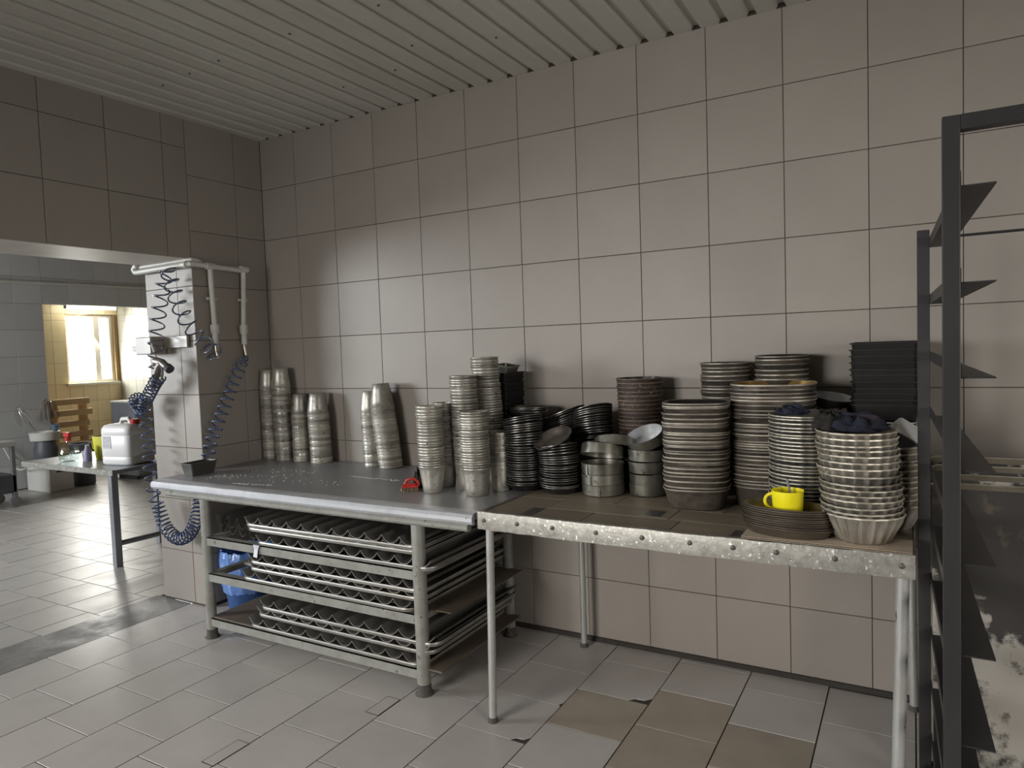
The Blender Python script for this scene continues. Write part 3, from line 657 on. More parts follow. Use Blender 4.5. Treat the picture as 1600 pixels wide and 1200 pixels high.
# black tins behind the tall cups
tinb = MB()
def rect_tin(w0, d0, w1, d1, h, th=0.0015, lip=0.006):
    P = []; F = []
    lv = [(w0, d0, 0), (w1, d1, h - 0.004), (w1 + lip, d1 + lip, h - 0.004), (w1 + lip, d1 + lip, h), (w1 - th, d1 - th, h), (w0 - th, d0 - th, 0.002)]
    c = 0.12
    for (a, d, z) in lv:
        q = min(a, d) * c
        P += [(-a + q, -d, z), (a - q, -d, z), (a, -d + q, z), (a, d - q, z), (a - q, d, z), (-a + q, d, z), (-a, d - q, z), (-a, -d + q, z)]
    for i in range(len(lv) - 1):
        for k in range(8): F.append((i * 8 + k, i * 8 + (k + 1) % 8, (i + 1) * 8 + (k + 1) % 8, (i + 1) * 8 + k))
    F.append(tuple(reversed(range(8)))); F.append(tuple(40 + k for k in range(8)))
    b = MB(); b.add(P, F); return b
small_tin = rect_tin(0.044, 0.09, 0.052, 0.10, 0.05).mesh('tin', 'black_tin')
stack('loaf_tin', small_tin, 20, 0.0262, (1.93, -0.125, BZ + 0.001), 'black narrow loaf tin', 'pile behind the tallest cups', 'tin', 'black narrow tins behind the tall cups', rz=0.0, jit=0.003, jt=0.01)
tb_ = rect_tin(0.036, 0.05, 0.043, 0.058, 0.04).mesh('tin', 'ring_steel')
o = put('loaf_tin', tb_); mt_ = Matrix.Rotation(0.18, 4, (0.2, 1, 0)); mt_.translation = (1.935, -0.13, 1.412); o.matrix_world = mt_; tag(o, 'small grey tin lying tilted on top of narrow black tin pile', 'tin')

# steel cake rings ---------------------------------------------------------------
ring = vessel(0.094, 0.096, 0.05, th=0.0014, bead=0.0018, seg=40, mats=('ring_steel', 'ring_steel'), bh=0.004)
ring2 = vessel(0.083, 0.086, 0.052, th=0.0014, bead=0.0018, seg=40, mats=('ring_steel', 'ring_steel'), bh=0.004)
seam = MB(); seam.box(-0.004, 0.004, -0.0995, -0.0945, 0.003, 0.046)
seamm = seam.mesh('seam', 'ring_steel')
RG = 'steel cake pans stacked in two piles'
for o in stack('cake_pan', ring, 3, 0.048, (2.561, -0.365, PB + 0.001), 'straight-sided steel cake pan', 'left pile of three', 'pan', RG, rz=0.0, jit=0.002, jt=0.015):
    s_ = put('seam', seamm, o); s_.rotation_euler = (0, 0, random.uniform(-0.6, 0.3))
for (loc, ax, an, lb) in (((2.556, -0.345, 1.085), (1, 0.0, 0), PI - 0.30, 'upturned steel cake pan leaning open towards viewer on the left ring pile'), ((2.60, -0.30, 1.105), (1, 0.25, 0), PI - 0.42, 'rear upturned steel cake pan lying behind another on left ring pile')):
    o = put('cake_pan', ring); mt_ = Matrix.Rotation(an, 4, ax); mt_.translation = loc; o.matrix_world = mt_; tag(o, lb, 'pan', RG)
    s_ = put('seam', seamm, o)
stack('cake_pan', ring2, 4, 0.049, (2.755, -0.305, PB + 0.001), 'dull steel cake pan', 'right pile before the rusty pans', 'pan', RG, jit=0.003, jt=0.02)
ring3 = vessel(0.083, 0.086, 0.052, th=0.0014, bead=0.0018, seg=40, mats=('ring_steel', 'bright_steel'), bh=0.004)
o = put('cake_pan', ring3); mt_ = Matrix.Rotation(0.45, 4, (0.9, -0.45, 0)); mt_.translation = (2.753, -0.30, 1.092); o.matrix_world = mt_; tag(o, 'bright inside steel cake pan tipped forward on top of right pile', 'pan', RG)

# rusty deep pans ----------------------------------------------------------------
rust = vessel(0.098, 0.106, 0.055, th=0.0015, bead=0.003, seg=40, mats=('rust_pan', 'black_pan', 'rust_rim'), bh=0.006)
stack('rusty_pan', rust, 25, 0.0192, (2.675, -0.122, PB + 0.001), 'rusty brown round pan', 'tall pile against the wall', 'pan', 'rusty round pans against the wall', lean=(-0.018, 0), jit=0.002, jt=0.012)
# big used pans -------------------------------------------------------------------
def used(base, n, pitch, rx, ry, h, where, lean=(0, 0), gold=False, power=3.0, rz=0.0, **kw):
    sx = rx / 0.1; sy = ry / 0.1
    me = vessel(0.083, 0.1, h, th=0.0014, bead=0.002, seg=48, mats=('used_pan', 'black_pan', 'pan_rim'), sx=sx, sy=sy, power=power, bh=0.007)
    tm = vessel(0.083, 0.1, h, th=0.0014, bead=0.002, seg=48, mats=('used_pan', 'golden_pan', 'pan_rim'), sx=sx, sy=sy, power=power, bh=0.007) if gold else None
    stack('bread_pan', me, n, pitch, (base[0], base[1], PB + 0.001), 'scorched deep bread pan', where, 'pan', 'scorched deep bread pans', lean=lean, rz=rz, topmesh=tm, jit=0.003, jt=0.02, **kw)
used((3.012, -0.445), 27, 0.0148, 0.13, 0.115, 0.085, 'front left big pile', lean=(0.0, 0), rz=0.15, power=3.2, pj=0.6)
used((3.285, -0.335), 31, 0.0152, 0.16, 0.125, 0.09, 'tallest wide pile with golden inside on top', lean=(0.01, 0.0), gold=True, rz=0.05, power=2.6, pj=0.6)
used((3.063, -0.132), 28, 0.0185, 0.105, 0.105, 0.08, 'rear left pile against wall', power=2.0, pj=0.3)
used((3.297, -0.128), 28, 0.0192, 0.108, 0.105, 0.08, 'rear right pile against wall', power=2.0, pj=0.3)
# fluted tins ---------------------------------------------------------------------
fl_s = vessel(0.092, 0.128, 0.06, th=0.0012, bead=0.003, seg=96, mats=('fluted_grey', 'fluted_grey', 'flute_rim'), flute=24, fa=0.04, bh=0.006)
stack('fluted_tin', fl_s, 27, 0.0131, (3.447, -0.575, PB + 0.001), 'shallow grey fluted tin', 'tall pile behind the yellow mug', 'tin', 'grey fluted tins', lean=(0.0, 0.02), rz=0.0, rzj=0.03, jit=0.003, jt=0.01, pj=0.2)
fl_b = vessel(0.078, 0.118, 0.092, th=0.0012, bead=0.0035, seg=96, mats=('fluted_tin', 'fluted_tin', 'flute_rim'), flute=20, fa=0.06, bh=0.007)
stack('brioche_tin', fl_b, 15, 0.0193, (3.642, -0.79, 0.8815), 'large fluted brioche tin', 'front pile under dark rag', 'tin', 'fluted brioche tins', lean=(-0.022, 0.01), rz=0.0, rzj=0.08, jit=0.004, jt=0.03, pj=0.25)
stack('brioche_tin', fl_b, 11, 0.0190, (3.70, -0.53, PB + 0.001), 'stained fluted brioche tin', 'rear pile under silver tin', 'tin', 'fluted brioche tins', rz=0.1, rzj=0.08, jit=0.004, jt=0.02, pj=0.25)
# oval pans with a yellow mug
oval = vessel(0.082, 0.098, 0.045, th=0.0014, bead=0.0015, seg=48, mats=('oval_dark', 'oval_gold'), sx=1.5, sy=0.85, bh=0.004)
stack('oval_pan', oval, 10, 0.0072, (3.412, -0.806, 0.867), 'brown oval pan', 'low pile under yellow mug', 'pan', 'brown oval pans under the mug', rz=-0.17, rzj=0.015, jit=0.0015, jt=0.006, pj=0.1)
mug = tag(empty('mug', (3.415, -0.80, 0.94)), 'bright yellow plastic mug with a spoon standing in oval pan', 'mug')
b = MB(); b.lathe([(0.044, 0), (0.047, 0.006), (0.052, 0.085), (0.0525, 0.087), (0.0505, 0.087), (0.046, 0.008), (0.03, 0.006)], 32); b.build('mug_body', 'yellow_mug', mug, smooth=True)
b = MB(); pts = []
for i in range(13):
    a = PI * i / 12; pts.append((-0.048 - 0.026 * math.sin(a), 0.0, 0.045 + 0.026 * math.cos(a)))
b.tube(pts, 0.0055, 8); b.build('handle', 'yellow_mug', mug, smooth=True)
sp = tag(empty('spoon', (3.415, -0.80, 0.95)), 'grey metal spoon handle sticking up out of the yellow mug', 'spoon')
b = MB(); b.tube([(0.01, 0.02, 0.0), (0.005, 0.02, 0.06), (-0.004, 0.018, 0.11)], 0.004, 8); b.build('handle', 'grey_metal', sp, smooth=True)
b = MB(); b.lathe([(0.003, -0.004), (0.013, 0.0), (0.015, 0.004), (0.006, 0.007)], 16, 1, 0.7, cx=0.012, cy=0.02); b.build('bowl', 'grey_metal', sp, smooth=True)
# black tins on the right, bright pan, silver tin
lt = rect_tin(0.105, 0.13, 0.112, 0.14, 0.06).mesh('tin', 'black_tin')
ltb = rect_tin(0.12, 0.145, 0.13, 0.155, 0.07, lip=0.008).mesh('tin', 'black_tin')
lts = rect_tin(0.12, 0.145, 0.13, 0.155, 0.07, lip=0.008)
lts.mi = [1 if 8 <= i < 24 else 0 for i in range(len(lts.f))]
lts = lts.mesh('tin', ['black_tin', 'bright_steel'])
zz = stack('bread_tin', ltb, 10, 0.031, (3.655, -0.19, PB + 0.001), 'large black rectangular tin', 'lower rear pile at right', 'tin', 'large black rectangular tins', rz=0.0, jit=0.003, jt=0.006, topmesh=lts)
stack('bread_tin', lt, 11, 0.0225, (3.693, -0.20, 1.218), 'sooty black rectangular tin', 'upper rear pile behind rack post', 'tin', 'sooty black rectangular tins', rz=0.0, jit=0.003, jt=0.008, pj=0.2)
dp = vessel(0.078, 0.088, 0.035, th=0.0014, bead=0.002, seg=36, mats=('black_pan', 'black_pan'), bh=0.005)
stack('dark_pan', dp, 16, 0.0235, (3.495, -0.13, PB + 0.001), 'dark round pan', 'hidden rear pile beside black tins', 'pan', 'dark pans under the bright pan', jit=0.002, jt=0.01)
sh = vessel(0.075, 0.084, 0.038, th=0.0014, bead=0.002, seg=40, mats=('black_pan', 'bright_steel'), bh=0.005)
o = put('round_pan', sh); mt_ = Matrix.Rotation(0.22, 4, (0.6, 0.8, 0)); mt_.translation = (3.50, -0.185, 1.262); o.matrix_world = mt_; tag(o, 'shiny round pan lying tilted between golden bread pans and black tins', 'pan')
st = rect_tin(0.05, 0.05, 0.062, 0.062, 0.085, lip=0.003).mesh('tin', 'bright_steel')
o = put('square_tin', st); mt_ = Matrix.Translation((3.752, -0.56, 1.178)) @ Matrix.Rotation(0.55, 4, (0.1, 1, 0.2)) @ Matrix.Rotation(2.2, 4, (1, 0.1, 0)) @ Matrix.Translation((0, 0, -0.04)); o.matrix_world = mt_; tag(o, 'bright silver square tin tipped on its side beside the rack post', 'tin')
# rags ----------------------------------------------------------------------------
def rag(name, m_, loc, rx, ry, rz_, seed, label, folds=5, amp=0.3, rot=0):
    rnd = random.Random(seed); b = MB(); nu, nv = 64, 26; V = []; F = []
    ph = [(rnd.uniform(0, 6), rnd.randint(2, 7), rnd.uniform(0, 6), rnd.uniform(1.5, 5)) for _ in range(7)]
    for j in range(nv + 1):
        v = j / nv; el = -PI / 2 + PI * v
        for i in range(nu):
            a = 2 * PI * i / nu
            q = sum(math.sin(f_ * a + p0 + g * 2 * el) * math.cos(g * el * 1.3 + p1) for p0, f_, p1, g in ph) / 7
            ridg = abs(math.sin(3.5 * a + 2.5 * math.sin(2 * el + ph[0][0]) + 3 * el))
            rr = 1 + amp * q + 0.20 * (ridg - 0.6)
            z = math.sin(el); z = z if z > -0.25 else -0.25
            V.append((rx * rr * math.cos(el) * math.cos(a), ry * rr * math.cos(el) * math.sin(a), rz_ * (z + 0.25) * (1 + amp * 1.8 * q + 0.35 * (ridg - 0.6))))
    for j in range(nv):
        for i in range(nu): F.append((j * nu + i, j * nu + (i + 1) % nu, (j + 1) * nu + (i + 1) % nu, (j + 1) * nu + i))
    b.add(V, F); o = b.build(name, m_, None, smooth=True, sharp=80, loc=loc); o.rotation_euler = (0, 0, rot)
    tag(o, label, 'rag'); return o
rag('rag', 'rag_blue', (3.622, -0.775, 1.236), 0.088, 0.075, 0.034, 3, 'crumpled dark blue rag lying on the front brioche tins', amp=0.45)
rag('rag', 'rag_dark', (3.55, -0.745, 1.232), 0.062, 0.07, 0.045, 11, 'crumpled dark brown rag beside the blue rag on brioche tins', amp=0.5)
rag('rag', 'rag_blue', (3.40, -0.565, 1.262), 0.055, 0.04, 0.022, 5, 'small bluish rag lying on the grey fluted tins', amp=0.5)
# red brush, loaf tin ----------------------------------------------------------------
br = tag(empty('scrub_brush', (1.662, -0.625, BZ), 0.45), 'small red scrubbing brush lying on the steel bench', 'brush')
b = MB(); b.box(-0.042, 0.042, -0.022, 0.022, 0.018, 0.032, 0.006); b.box(-0.03, 0.03, -0.016, 0.016, 0.03, 0.04, 0.005); b.build('brush_body', 'red_plastic', br)
b = MB(); b.tube([(-0.028, 0, 0.036), (-0.015, 0, 0.056), (0.015, 0, 0.062), (0.036, 0, 0.05), (0.042, 0, 0.03)], 0.0075, 8); b.build('handle', 'red_plastic', br, smooth=True)
b = MB()
for i in range(13):
    for j in range(6):
        x = -0.037 + i * 0.0062; y = -0.018 + j * 0.0072
        b.tube([(x, y, 0.02), (x + random.uniform(-0.003, 0.003), y + random.uniform(-0.003, 0.003), 0.0)], 0.0022, 4, r1=0.0028)
q = b.build('bristles', 'bristle', br); q['kind'] = 'stuff'
rag('rag', 'rag_dark', (1.655, -0.545, BZ + 0.002), 0.03, 0.026, 0.06, 21, 'small black crumpled scourer behind the red brush', amp=0.5)
ltn = rect_tin(0.036, 0.075, 0.047, 0.09, 0.075, lip=0.004).mesh('tin', 'loaf_dark')
o = put('loaf_tin', ltn, None, (0.135, -0.67, BZ + 0.001), (0, 0, 0.05)); tag(o, 'single dark grey loaf tin on the left end of the bench', 'tin')

# ------------------------------------------------------------------ baguette trays
def wave_tray(nw, Wd, Dp, amp=0.0165, rad=0.06):
    """scalloped sheet and a rounded rim"""
    b = MB(); V = []; F = []; per = 10
    inner = Wd - 0.02
    for i in range(nw * per + 1):
        t = i / per; fr = t - math.floor(t)
        z = 0.017 + amp * 2 * (abs(fr - 0.5) * 2) ** 2.3
        x = -inner / 2 + inner * i / (nw * per)
        for y in (-Dp / 2 + 0.007, Dp / 2 - 0.007): V.append((x, y, z))
    n = nw * per + 1
    for i in range(n - 1): F.append((2 * i, 2 * i + 2, 2 * i + 3, 2 * i + 1))
    nv = len(V); V += [(x, y, z - 0.003) for x, y, z in V]
    F += [tuple(nv + k for k in reversed(q)) for q in F[:n - 1]]
    F += [(2 * i, nv + 2 * i, nv + 2 * i + 2, 2 * i + 2) for i in range(n - 1)]
    F += [(2 * i + 3, nv + 2 * i + 3, nv + 2 * i + 1, 2 * i + 1) for i in range(n - 1)]
    b.add(V, F); b.mi = [0] * (2 * (n - 1)) + [1] * (2 * (n - 1))
    sheet = b.mesh('wave_sheet', ['tray_steel', 'tray_rim'], True, 50)
    path = []
    for (cx_, cy_, a0) in ((Wd / 2 - rad, -Dp / 2 + rad, -PI / 2), (Wd / 2 - rad, Dp / 2 - rad, 0), (-Wd / 2 + rad, Dp / 2 - rad, PI / 2), (-Wd / 2 + rad, -Dp / 2 + rad, PI)):
        for k in range(7):
            a = a0 + PI / 2 * k / 6; path.append((cx_ + rad * math.cos(a), cy_ + rad * math.sin(a)))
    b = MB(); V = []; F = []
    sec = [(0, -0.008), (0.004, -0.009), (0.006, -0.002), (0.0035, 0.0), (0.006, 0.002), (0.004, 0.008), (0, 0.007)]
    n = len(path)
    for i, p in enumerate(path):
        q0 = Vector(path[i - 1]); q1 = Vector(path[(i + 1) % n]); tt = (q1 - q0).normalized(); nn = Vector((tt.y, -tt.x))
        for (o_, z) in sec: V.append((p[0] + nn.x * (o_ - 0.004), p[1] + nn.y * (o_ - 0.004), 0.008 + z))
    ns = len(sec)
    for i in range(n):
        i2 = (i + 1) % n
        for j in range(ns): F.append((i * ns + j, i2 * ns + j, i2 * ns + (j + 1) % ns, i * ns + (j + 1) % ns))
    b.add(V, F); rim = b.mesh('rim', 'tray_rim', True, 30)
    return sheet, rim
sheet, rim = wave_tray(11, 1.14, 0.76)
def tray(x, y, z, rz, label, flip=False):
    o = tag(empty('baguette_tray', (x, y, z), rz), label, 'tray', 'wavy baguette trays on the bench shelves')
    put('wave_sheet', sheet, o); put('rim', rim, o); return o
for (x, y, z, rz, pos, shf) in (
        (1.385, -0.49, 0.571, 0.0, 'lowest', 'top'), (1.325, -0.495, 0.640, 0.004, 'middle', 'top'), (1.325, -0.505, 0.664, 0.004, 'uppermost', 'top'),
        (1.275, -0.50, 0.374, -0.004, 'lowest', 'middle'), (1.325, -0.495, 0.430, 0.0, 'middle', 'middle'), (1.329, -0.495, 0.466, 0.0, 'uppermost', 'middle'),
        (1.315, -0.50, 0.128, 0.0, 'lowest', 'bottom'), (1.365, -0.49, 0.190, 0.0, 'middle', 'bottom'), (1.385, -0.485, 0.228, 0.0, 'uppermost', 'bottom')):
    tray(x, y, z, rz, f'{pos} wavy baguette tray on the {shf} shelf of the bench')
b = MB()
def small_wave(nw, Wd, Dp, amp):
    b = MB(); V = []; F = []; per = 10
    for i in range(nw * per + 1):
        fr = (i / per) % 1.0; z = 0.002 + amp * 2 * (abs(fr - 0.5) * 2) ** 1.8
        for y in (-Dp / 2, Dp / 2): V.append((-Wd / 2 + Wd * i / (nw * per), y, z))
    n = nw * per + 1; nv = len(V); V += [(x, y, z + 0.0014) for x, y, z in V]
    for i in range(n - 1):
        F += [(2 * i, 2 * i + 1, 2 * i + 3, 2 * i + 2), (nv + 2 * i, nv + 2 * i + 2, nv + 2 * i + 3, nv + 2 * i + 1), (2 * i, 2 * i + 2, nv + 2 * i + 2, nv + 2 * i), (2 * i + 1, nv + 2 * i + 1, nv + 2 * i + 3, 2 * i + 3)]
    b.add(V, F); return b.mesh('wave_sheet', 'tray_steel', True, 50)
swm = small_wave(4, 0.33, 0.6, 0.03)
for (z, x, rz, lb) in ((0.568, 0.59, 0.0, 'lower rimless wavy sheet at the left end of top shelf'), (0.606, 0.585, 0.02, 'upper rimless wavy sheet at the left end of top shelf')):
    tag(put('wavy_sheet', swm, None, (x, -0.49, z), (0, 0.03, rz)), lb, 'tray', 'rimless wavy sheets')
# blue bin with bag ------------------------------------------------------------------
bn = tag(empty('waste_bin', (0.215, -0.43, 0)), 'ribbed blue waste bin lined with a blue bag behind the bench leg', 'bin')
b = MB(); b.lathe([(0.118, 0.0), (0.12, 0.005), (0.15, 0.26), (0.155, 0.27), (0.15, 0.27), (0.118, 0.01)], 120, flute=40, famp=[0, 0.014, 0.014, 0, 0, 0]); b.build('bin_body', 'blue_plastic', bn, smooth=True)
rnd = random.Random(4); prf = [(0.150, 0.12), (0.156, 0.16), (0.160, 0.26), (0.163, 0.30), (0.158, 0.34), (0.150, 0.37), (0.145, 0.34), (0.14, 0.2)]
b = MB(); b.lathe(prf, 72, flute=13, famp=[0.02, 0.012, 0.012, 0.02, 0.035, 0.06, 0.05, 0.02], cap0=False); b.f = b.f[:-1]; b.mi = b.mi[:-1]
b.v = [(x + rnd.uniform(-0.003, 0.003), y + rnd.uniform(-0.003, 0.003), z + rnd.uniform(-0.006, 0.006)) for x, y, z in b.v]
b.build('bin_bag', 'blue_bag', bn, smooth=True, sharp=60)

# ------------------------------------------------------------------ pipes and hoses at the pillar
pp = tag(empty('supply_pipe', (0.05, -0.59, 2.1)), 'white water pipe with two taps drops around the tiled pillar', 'pipe')
def ppart(name, pts, r_, m_='white_pvc', seg=12):
    b = MB(); b.tube([(p[0] - 0.05, p[1] + 0.59, p[2] - 2.1) for p in pts], r_, seg); return b.build(name, m_, pp, smooth=True)
ppart('elbow_pipe', [(-0.46, -0.60, 2.135), (-0.485, -0.6, 2.13), (-0.497, -0.6, 2.115), (-0.485, -0.6, 2.098), (-0.45, -0.6, 2.095)], 0.016)
ppart('pipe_run', [(-0.45, -0.6, 2.095), (0.02, -0.6, 2.104), (0.05, -0.59, 2.105), (0.058, -0.56, 2.105), (0.058, -0.215, 2.092)], 0.0165)
ppart('pipe_run', [(-0.46, -0.585, 2.127), (0.0, -0.585, 2.132), (0.045, -0.575, 2.134), (0.05, -0.54, 2.13), (0.04, -0.51, 2.118)], 0.012)
ppart('collar', [(0.03, -0.6, 2.104), (-0.01, -0.6, 2.103)], 0.021)
for (y0, y1) in ((-0.462, -0.452), (-0.215, -0.238)):
    ppart('tee', [(0.058, y0 - 0.028, 2.102), (0.058, y0 + 0.028, 2.10)], 0.022)
    ppart('drop', [(0.058, y0, 2.1), (0.058, y1, 1.72)], 0.0165)
    ppart('clip', [(0.05, (y0 + y1) / 2 - 0.033, 1.905), (0.05, (y0 + y1) / 2 + 0.033, 1.905)], 0.009)
    ppart('union_nut', [(0.058, y1, 1.745), (0.058, y1, 1.69)], 0.027)
    ppart('tail', [(0.058, y1, 1.69), (0.058, y1, 1.62)], 0.018)
    ppart('valve', [(0.058, y1, 1.62), (0.062, y1, 1.585), (0.068, y1 + 0.004, 1.54)], 0.011, 'brass')

def catmull(pts, n):
    P = [Vector(p) for p in pts]; P = [P[0] * 2 - P[1]] + P + [P[-1] * 2 - P[-2]]; out = []
    for i in range(1, len(P) - 2):
        for k in range(n):
            t = k / n; a, b_, c, d = P[i - 1], P[i], P[i + 1], P[i + 2]
            out.append(0.5 * ((2 * b_) + (-a + c) * t + (2 * a - 5 * b_ + 4 * c - d) * t * t + (-a + 3 * b_ - 3 * c + d) * t ** 3))
    out.append(P[-2]); return out
def coil(pts, turns, rad, tr=0.0045, ppt=14, rad_f=None, warp=None):
    sp_ = catmull(pts, 24); L_ = [0]
    for a, b_ in zip(sp_[:-1], sp_[1:]): L_.append(L_[-1] + (b_ - a).length)
    N_ = int(turns * ppt); out = []; up = Vector((0.3, 1, 0.1)); j = 0
    for i in range(N_ + 1):
        s_ = L_[-1] * i / N_
        while j < len(L_) - 2 and L_[j + 1] < s_: j += 1
        f_ = (s_ - L_[j]) / max(1e-9, L_[j + 1] - L_[j]); c = sp_[j].lerp(sp_[j + 1], f_); t = (sp_[j + 1] - sp_[j]).normalized()
        a = (up - t * up.dot(t)).normalized(); up = a; b_ = t.cross(a); an = 2 * PI * turns * (warp(i / N_) if warp else i / N_)
        rr = rad if rad_f is None else rad * rad_f(i / N_)
        out.append(c + (a * math.cos(an) + b_ * math.sin(an)) * rr)
    return out
def hose(label, m_, ctrl, turns, rad, tr=0.005, **kw):
    b = MB(); b.tube(coil(ctrl, turns, rad, **kw), tr, 7); o = b.build('coiled_hose', m_, None, smooth=True, sharp=80); return tag(o, label, 'hose')
hose('loosely coiled grey hose hanging from the pipe down to the wall holder', 'grey_hose', [(-0.06, -0.665, 2.09), (-0.09, -0.67, 2.02), (-0.15, -0.67, 1.86), (-0.205, -0.67, 1.67), (-0.22, -0.67, 1.5), (-0.25, -0.67, 1.36)], 10.5, 0.042, rad_f=lambda t: 1.0 if t < 0.8 else 1.0 - (t - 0.8) * 2)
hose('wide coiled grey hose looping round the pillar edge below the pipe', 'grey_hose', [(-0.09, -0.64, 2.085), (-0.06, -0.645, 2.0), (-0.005, -0.645, 1.87), (0.06, -0.64, 1.76), (0.11, -0.60, 1.66), (0.10, -0.52, 1.60), (0.075, -0.455, 1.54)], 9, 0.045)
hose('blue coiled hose stretching from the outer valve to the bench end', 'blue_hose', [(0.075, -0.236, 1.545), (0.12, -0.31, 1.50), (0.12, -0.36, 1.43), (0.12, -0.43, 1.30), (0.12, -0.50, 1.17), (0.11, -0.56, 1.04), (0.10, -0.59, 0.93)], 15, 0.036, rad_f=lambda t: min(1.0, 0.15 + t * 5))
ctl = [(-0.09, -0.69, 1.46), (-0.16, -0.70, 1.38), (-0.245, -0.69, 1.30), (-0.31, -0.68, 1.255)]
# blue hose: wound ring, long drop and a hanging bight
hose('blue coiled hose dropping past the bench corner into a hanging loop', 'blue_hose', [(-0.36, -0.67, 1.24), (-0.36, -0.67, 1.15), (-0.345, -0.67, 1.0), (-0.335, -0.68, 0.86), (-0.315, -0.68, 0.74), (-0.28, -0.67, 0.62), (-0.22, -0.665, 0.50), (-0.12, -0.66, 0.445), (-0.02, -0.655, 0.48), (0.05, -0.65, 0.58), (0.09, -0.65, 0.70), (0.11, -0.65, 0.79)], 36, 0.036, ppt=20, warp=lambda t: 0.25 * t / 0.45 if t < 0.45 else 0.25 + 0.75 * (t - 0.45) / 0.55)
ring_pts = []
for i in range(13):
    a = 2 * PI * i / 12; ring_pts.append((-0.395 + 0.052 * math.cos(a), -0.685 + 0.01 * math.sin(2 * a), 1.265 + 0.052 * math.sin(a)))
hose('tight blue hose ring bunched up under the spray gun', 'blue_hose', ring_pts, 20, 0.024, tr=0.0042)
hose('short blue coil running from the bunched ring up to the spray gun', 'blue_hose', [(-0.33, -0.68, 1.29), (-0.28, -0.685, 1.335), (-0.22, -0.69, 1.39), (-0.16, -0.69, 1.44)], 8, 0.036)
# wall holder and spray gun
hd = tag(empty('wall_holder', (-0.29, -0.62, 1.63)), 'beige plastic holder fixed on the pillar face above the spray gun', 'holder')
b = MB(); b.box(-0.13, 0.03, -0.05, 0.055, -0.055, 0.055, 0.006); b.build('holder_body', 'beige_plastic', hd)
b = MB(); b.box(-0.19, -0.128, -0.035, 0.03, -0.03, 0.0, 0.004); b.build('side_lug', 'beige_plastic', hd)
b = MB(); b.box(0.03, 0.26, 0.035, 0.055, -0.02, 0.055, 0.004); b.build('shadow_plate', 'beige_plastic', hd)  # plate standing in for the shadow the holder casts on the pillar
gn = tag(empty('spray_gun', (-0.15, -0.69, 1.5)), 'grey trigger spray gun hanging nozzle up on the pillar', 'spray gun')
b = MB(); b.tube([(-0.09, 0, -0.12), (-0.05, 0, -0.06), (-0.01, 0, 0.0), (0.02, 0, 0.02)], 0.02, 10, r1=0.026); b.build('grip', 'gun_grey', gn, smooth=True)
b = MB(); b.tube([(-0.04, 0, 0.035), (0.02, 0, 0.025), (0.07, 0, -0.005)], 0.026, 10, r1=0.02); b.build('gun_body', 'gun_grey', gn, smooth=True)
b = MB(); b.tube([(0.07, 0, -0.005), (0.095, 0, -0.02)], 0.027, 12); b.build('nozzle', 'black_rubber', gn, smooth=True)
b = MB(); b.tube([(0.03, -0.01, 0.01), (0.035, -0.01, -0.04), (0.02, -0.01, -0.08)], 0.007, 8); b.build('trigger', 'gun_grey', gn, smooth=True)
b = MB(); b.tube([(-0.03, 0, 0.04), (-0.05, 0.0, 0.09), (-0.075, 0.0, 0.15)], 0.006, 8); b.build('hook', 'white_pvc', gn, smooth=True)

# ------------------------------------------------------------------ wheeled rack on the right
rk = tag(empty('bakery_rack', (4.15, -1.2, 0)), 'tall dark steel bakery rack with angled tray rails standing at the right', 'rack')
def rp(name, x0, x1, y0, y1, z0, z1, c=0.0015, m_='rack_black'):
    b = MB(); b.box(x0 - 4.15, x1 - 4.15, y0 + 1.2, y1 + 1.2, z0, z1, c); return b.build(name, m_, rk)
RX0, RX1, RYB, RYF = 3.83, 4.47, -0.68, -1.72
rp('post', RX0 + 0.005, RX0 + 0.034, RYF - 0.015, RYF + 0.015, 0.09, 1.944); rp('post', RX1 - 0.014, RX1 + 0.014, RYF - 0.015, RYF + 0.015, 0.09, 1.944)
rp('post', RX0 - 0.032, RX0 + 0.003, RYB - 0.015, RYB + 0.015, 0.09, 1.868); rp('post', RX1 - 0.003, RX1 + 0.032, RYB - 0.015, RYB + 0.015, 0.09, 1.868)
rp('top_bar', RX0 + 0.034, RX1 - 0.014, RYF - 0.015, RYF + 0.015, 1.916, 1.944)
rp('rear_bar', RX0, RX1, RYB - 0.004, RYB + 0.004, 1.838, 1.846)
for zb in (0.1,):
    rp('base_bar', RX0, RX1, RYF - 0.015, RYF + 0.015, zb - 0.01, zb + 0.02); rp('base_bar', RX0, RX1, RYB - 0.015, RYB + 0.015, zb - 0.01, zb + 0.02)
    rp('base_bar', RX0 - 0.014, RX0 + 0.014, RYF, RYB, zb - 0.01, zb + 0.02); rp('base_bar', RX1 - 0.014, RX1 + 0.014, RYF, RYB, zb - 0.01, zb + 0.02)
for i in range(10):
    zr_ = 1.815 - 0.18 * i
    for s_, xx in ((1, RX0), (-1, RX1)):
        b = MB(); a0 = xx - 4.15; fr_, bk_ = a0 + s_ * 0.033, a0 + s_ * 0.002; yf, yb = RYF + 1.2, RYB + 1.2
        for (w_, z0_, z1_) in ((0.058, zr_ - 0.002, zr_ + 0.001), (0.003, zr_ + 0.001, zr_ + 0.028)):
            V = [(fr_, yf, z0_), (fr_ + s_ * w_, yf, z0_), (bk_ + s_ * w_, yb, z0_), (bk_, yb, z0_), (fr_, yf, z1_), (fr_ + s_ * w_, yf, z1_), (bk_ + s_ * w_, yb, z1_), (bk_, yb, z1_)]
            b.add(V, [(0, 3, 2, 1), (4, 5, 6, 7), (0, 1, 5, 4), (1, 2, 6, 5), (2, 3, 7, 6), (3, 0, 4, 7)])
        b.build('tray_rail', 'rack_black', rk)
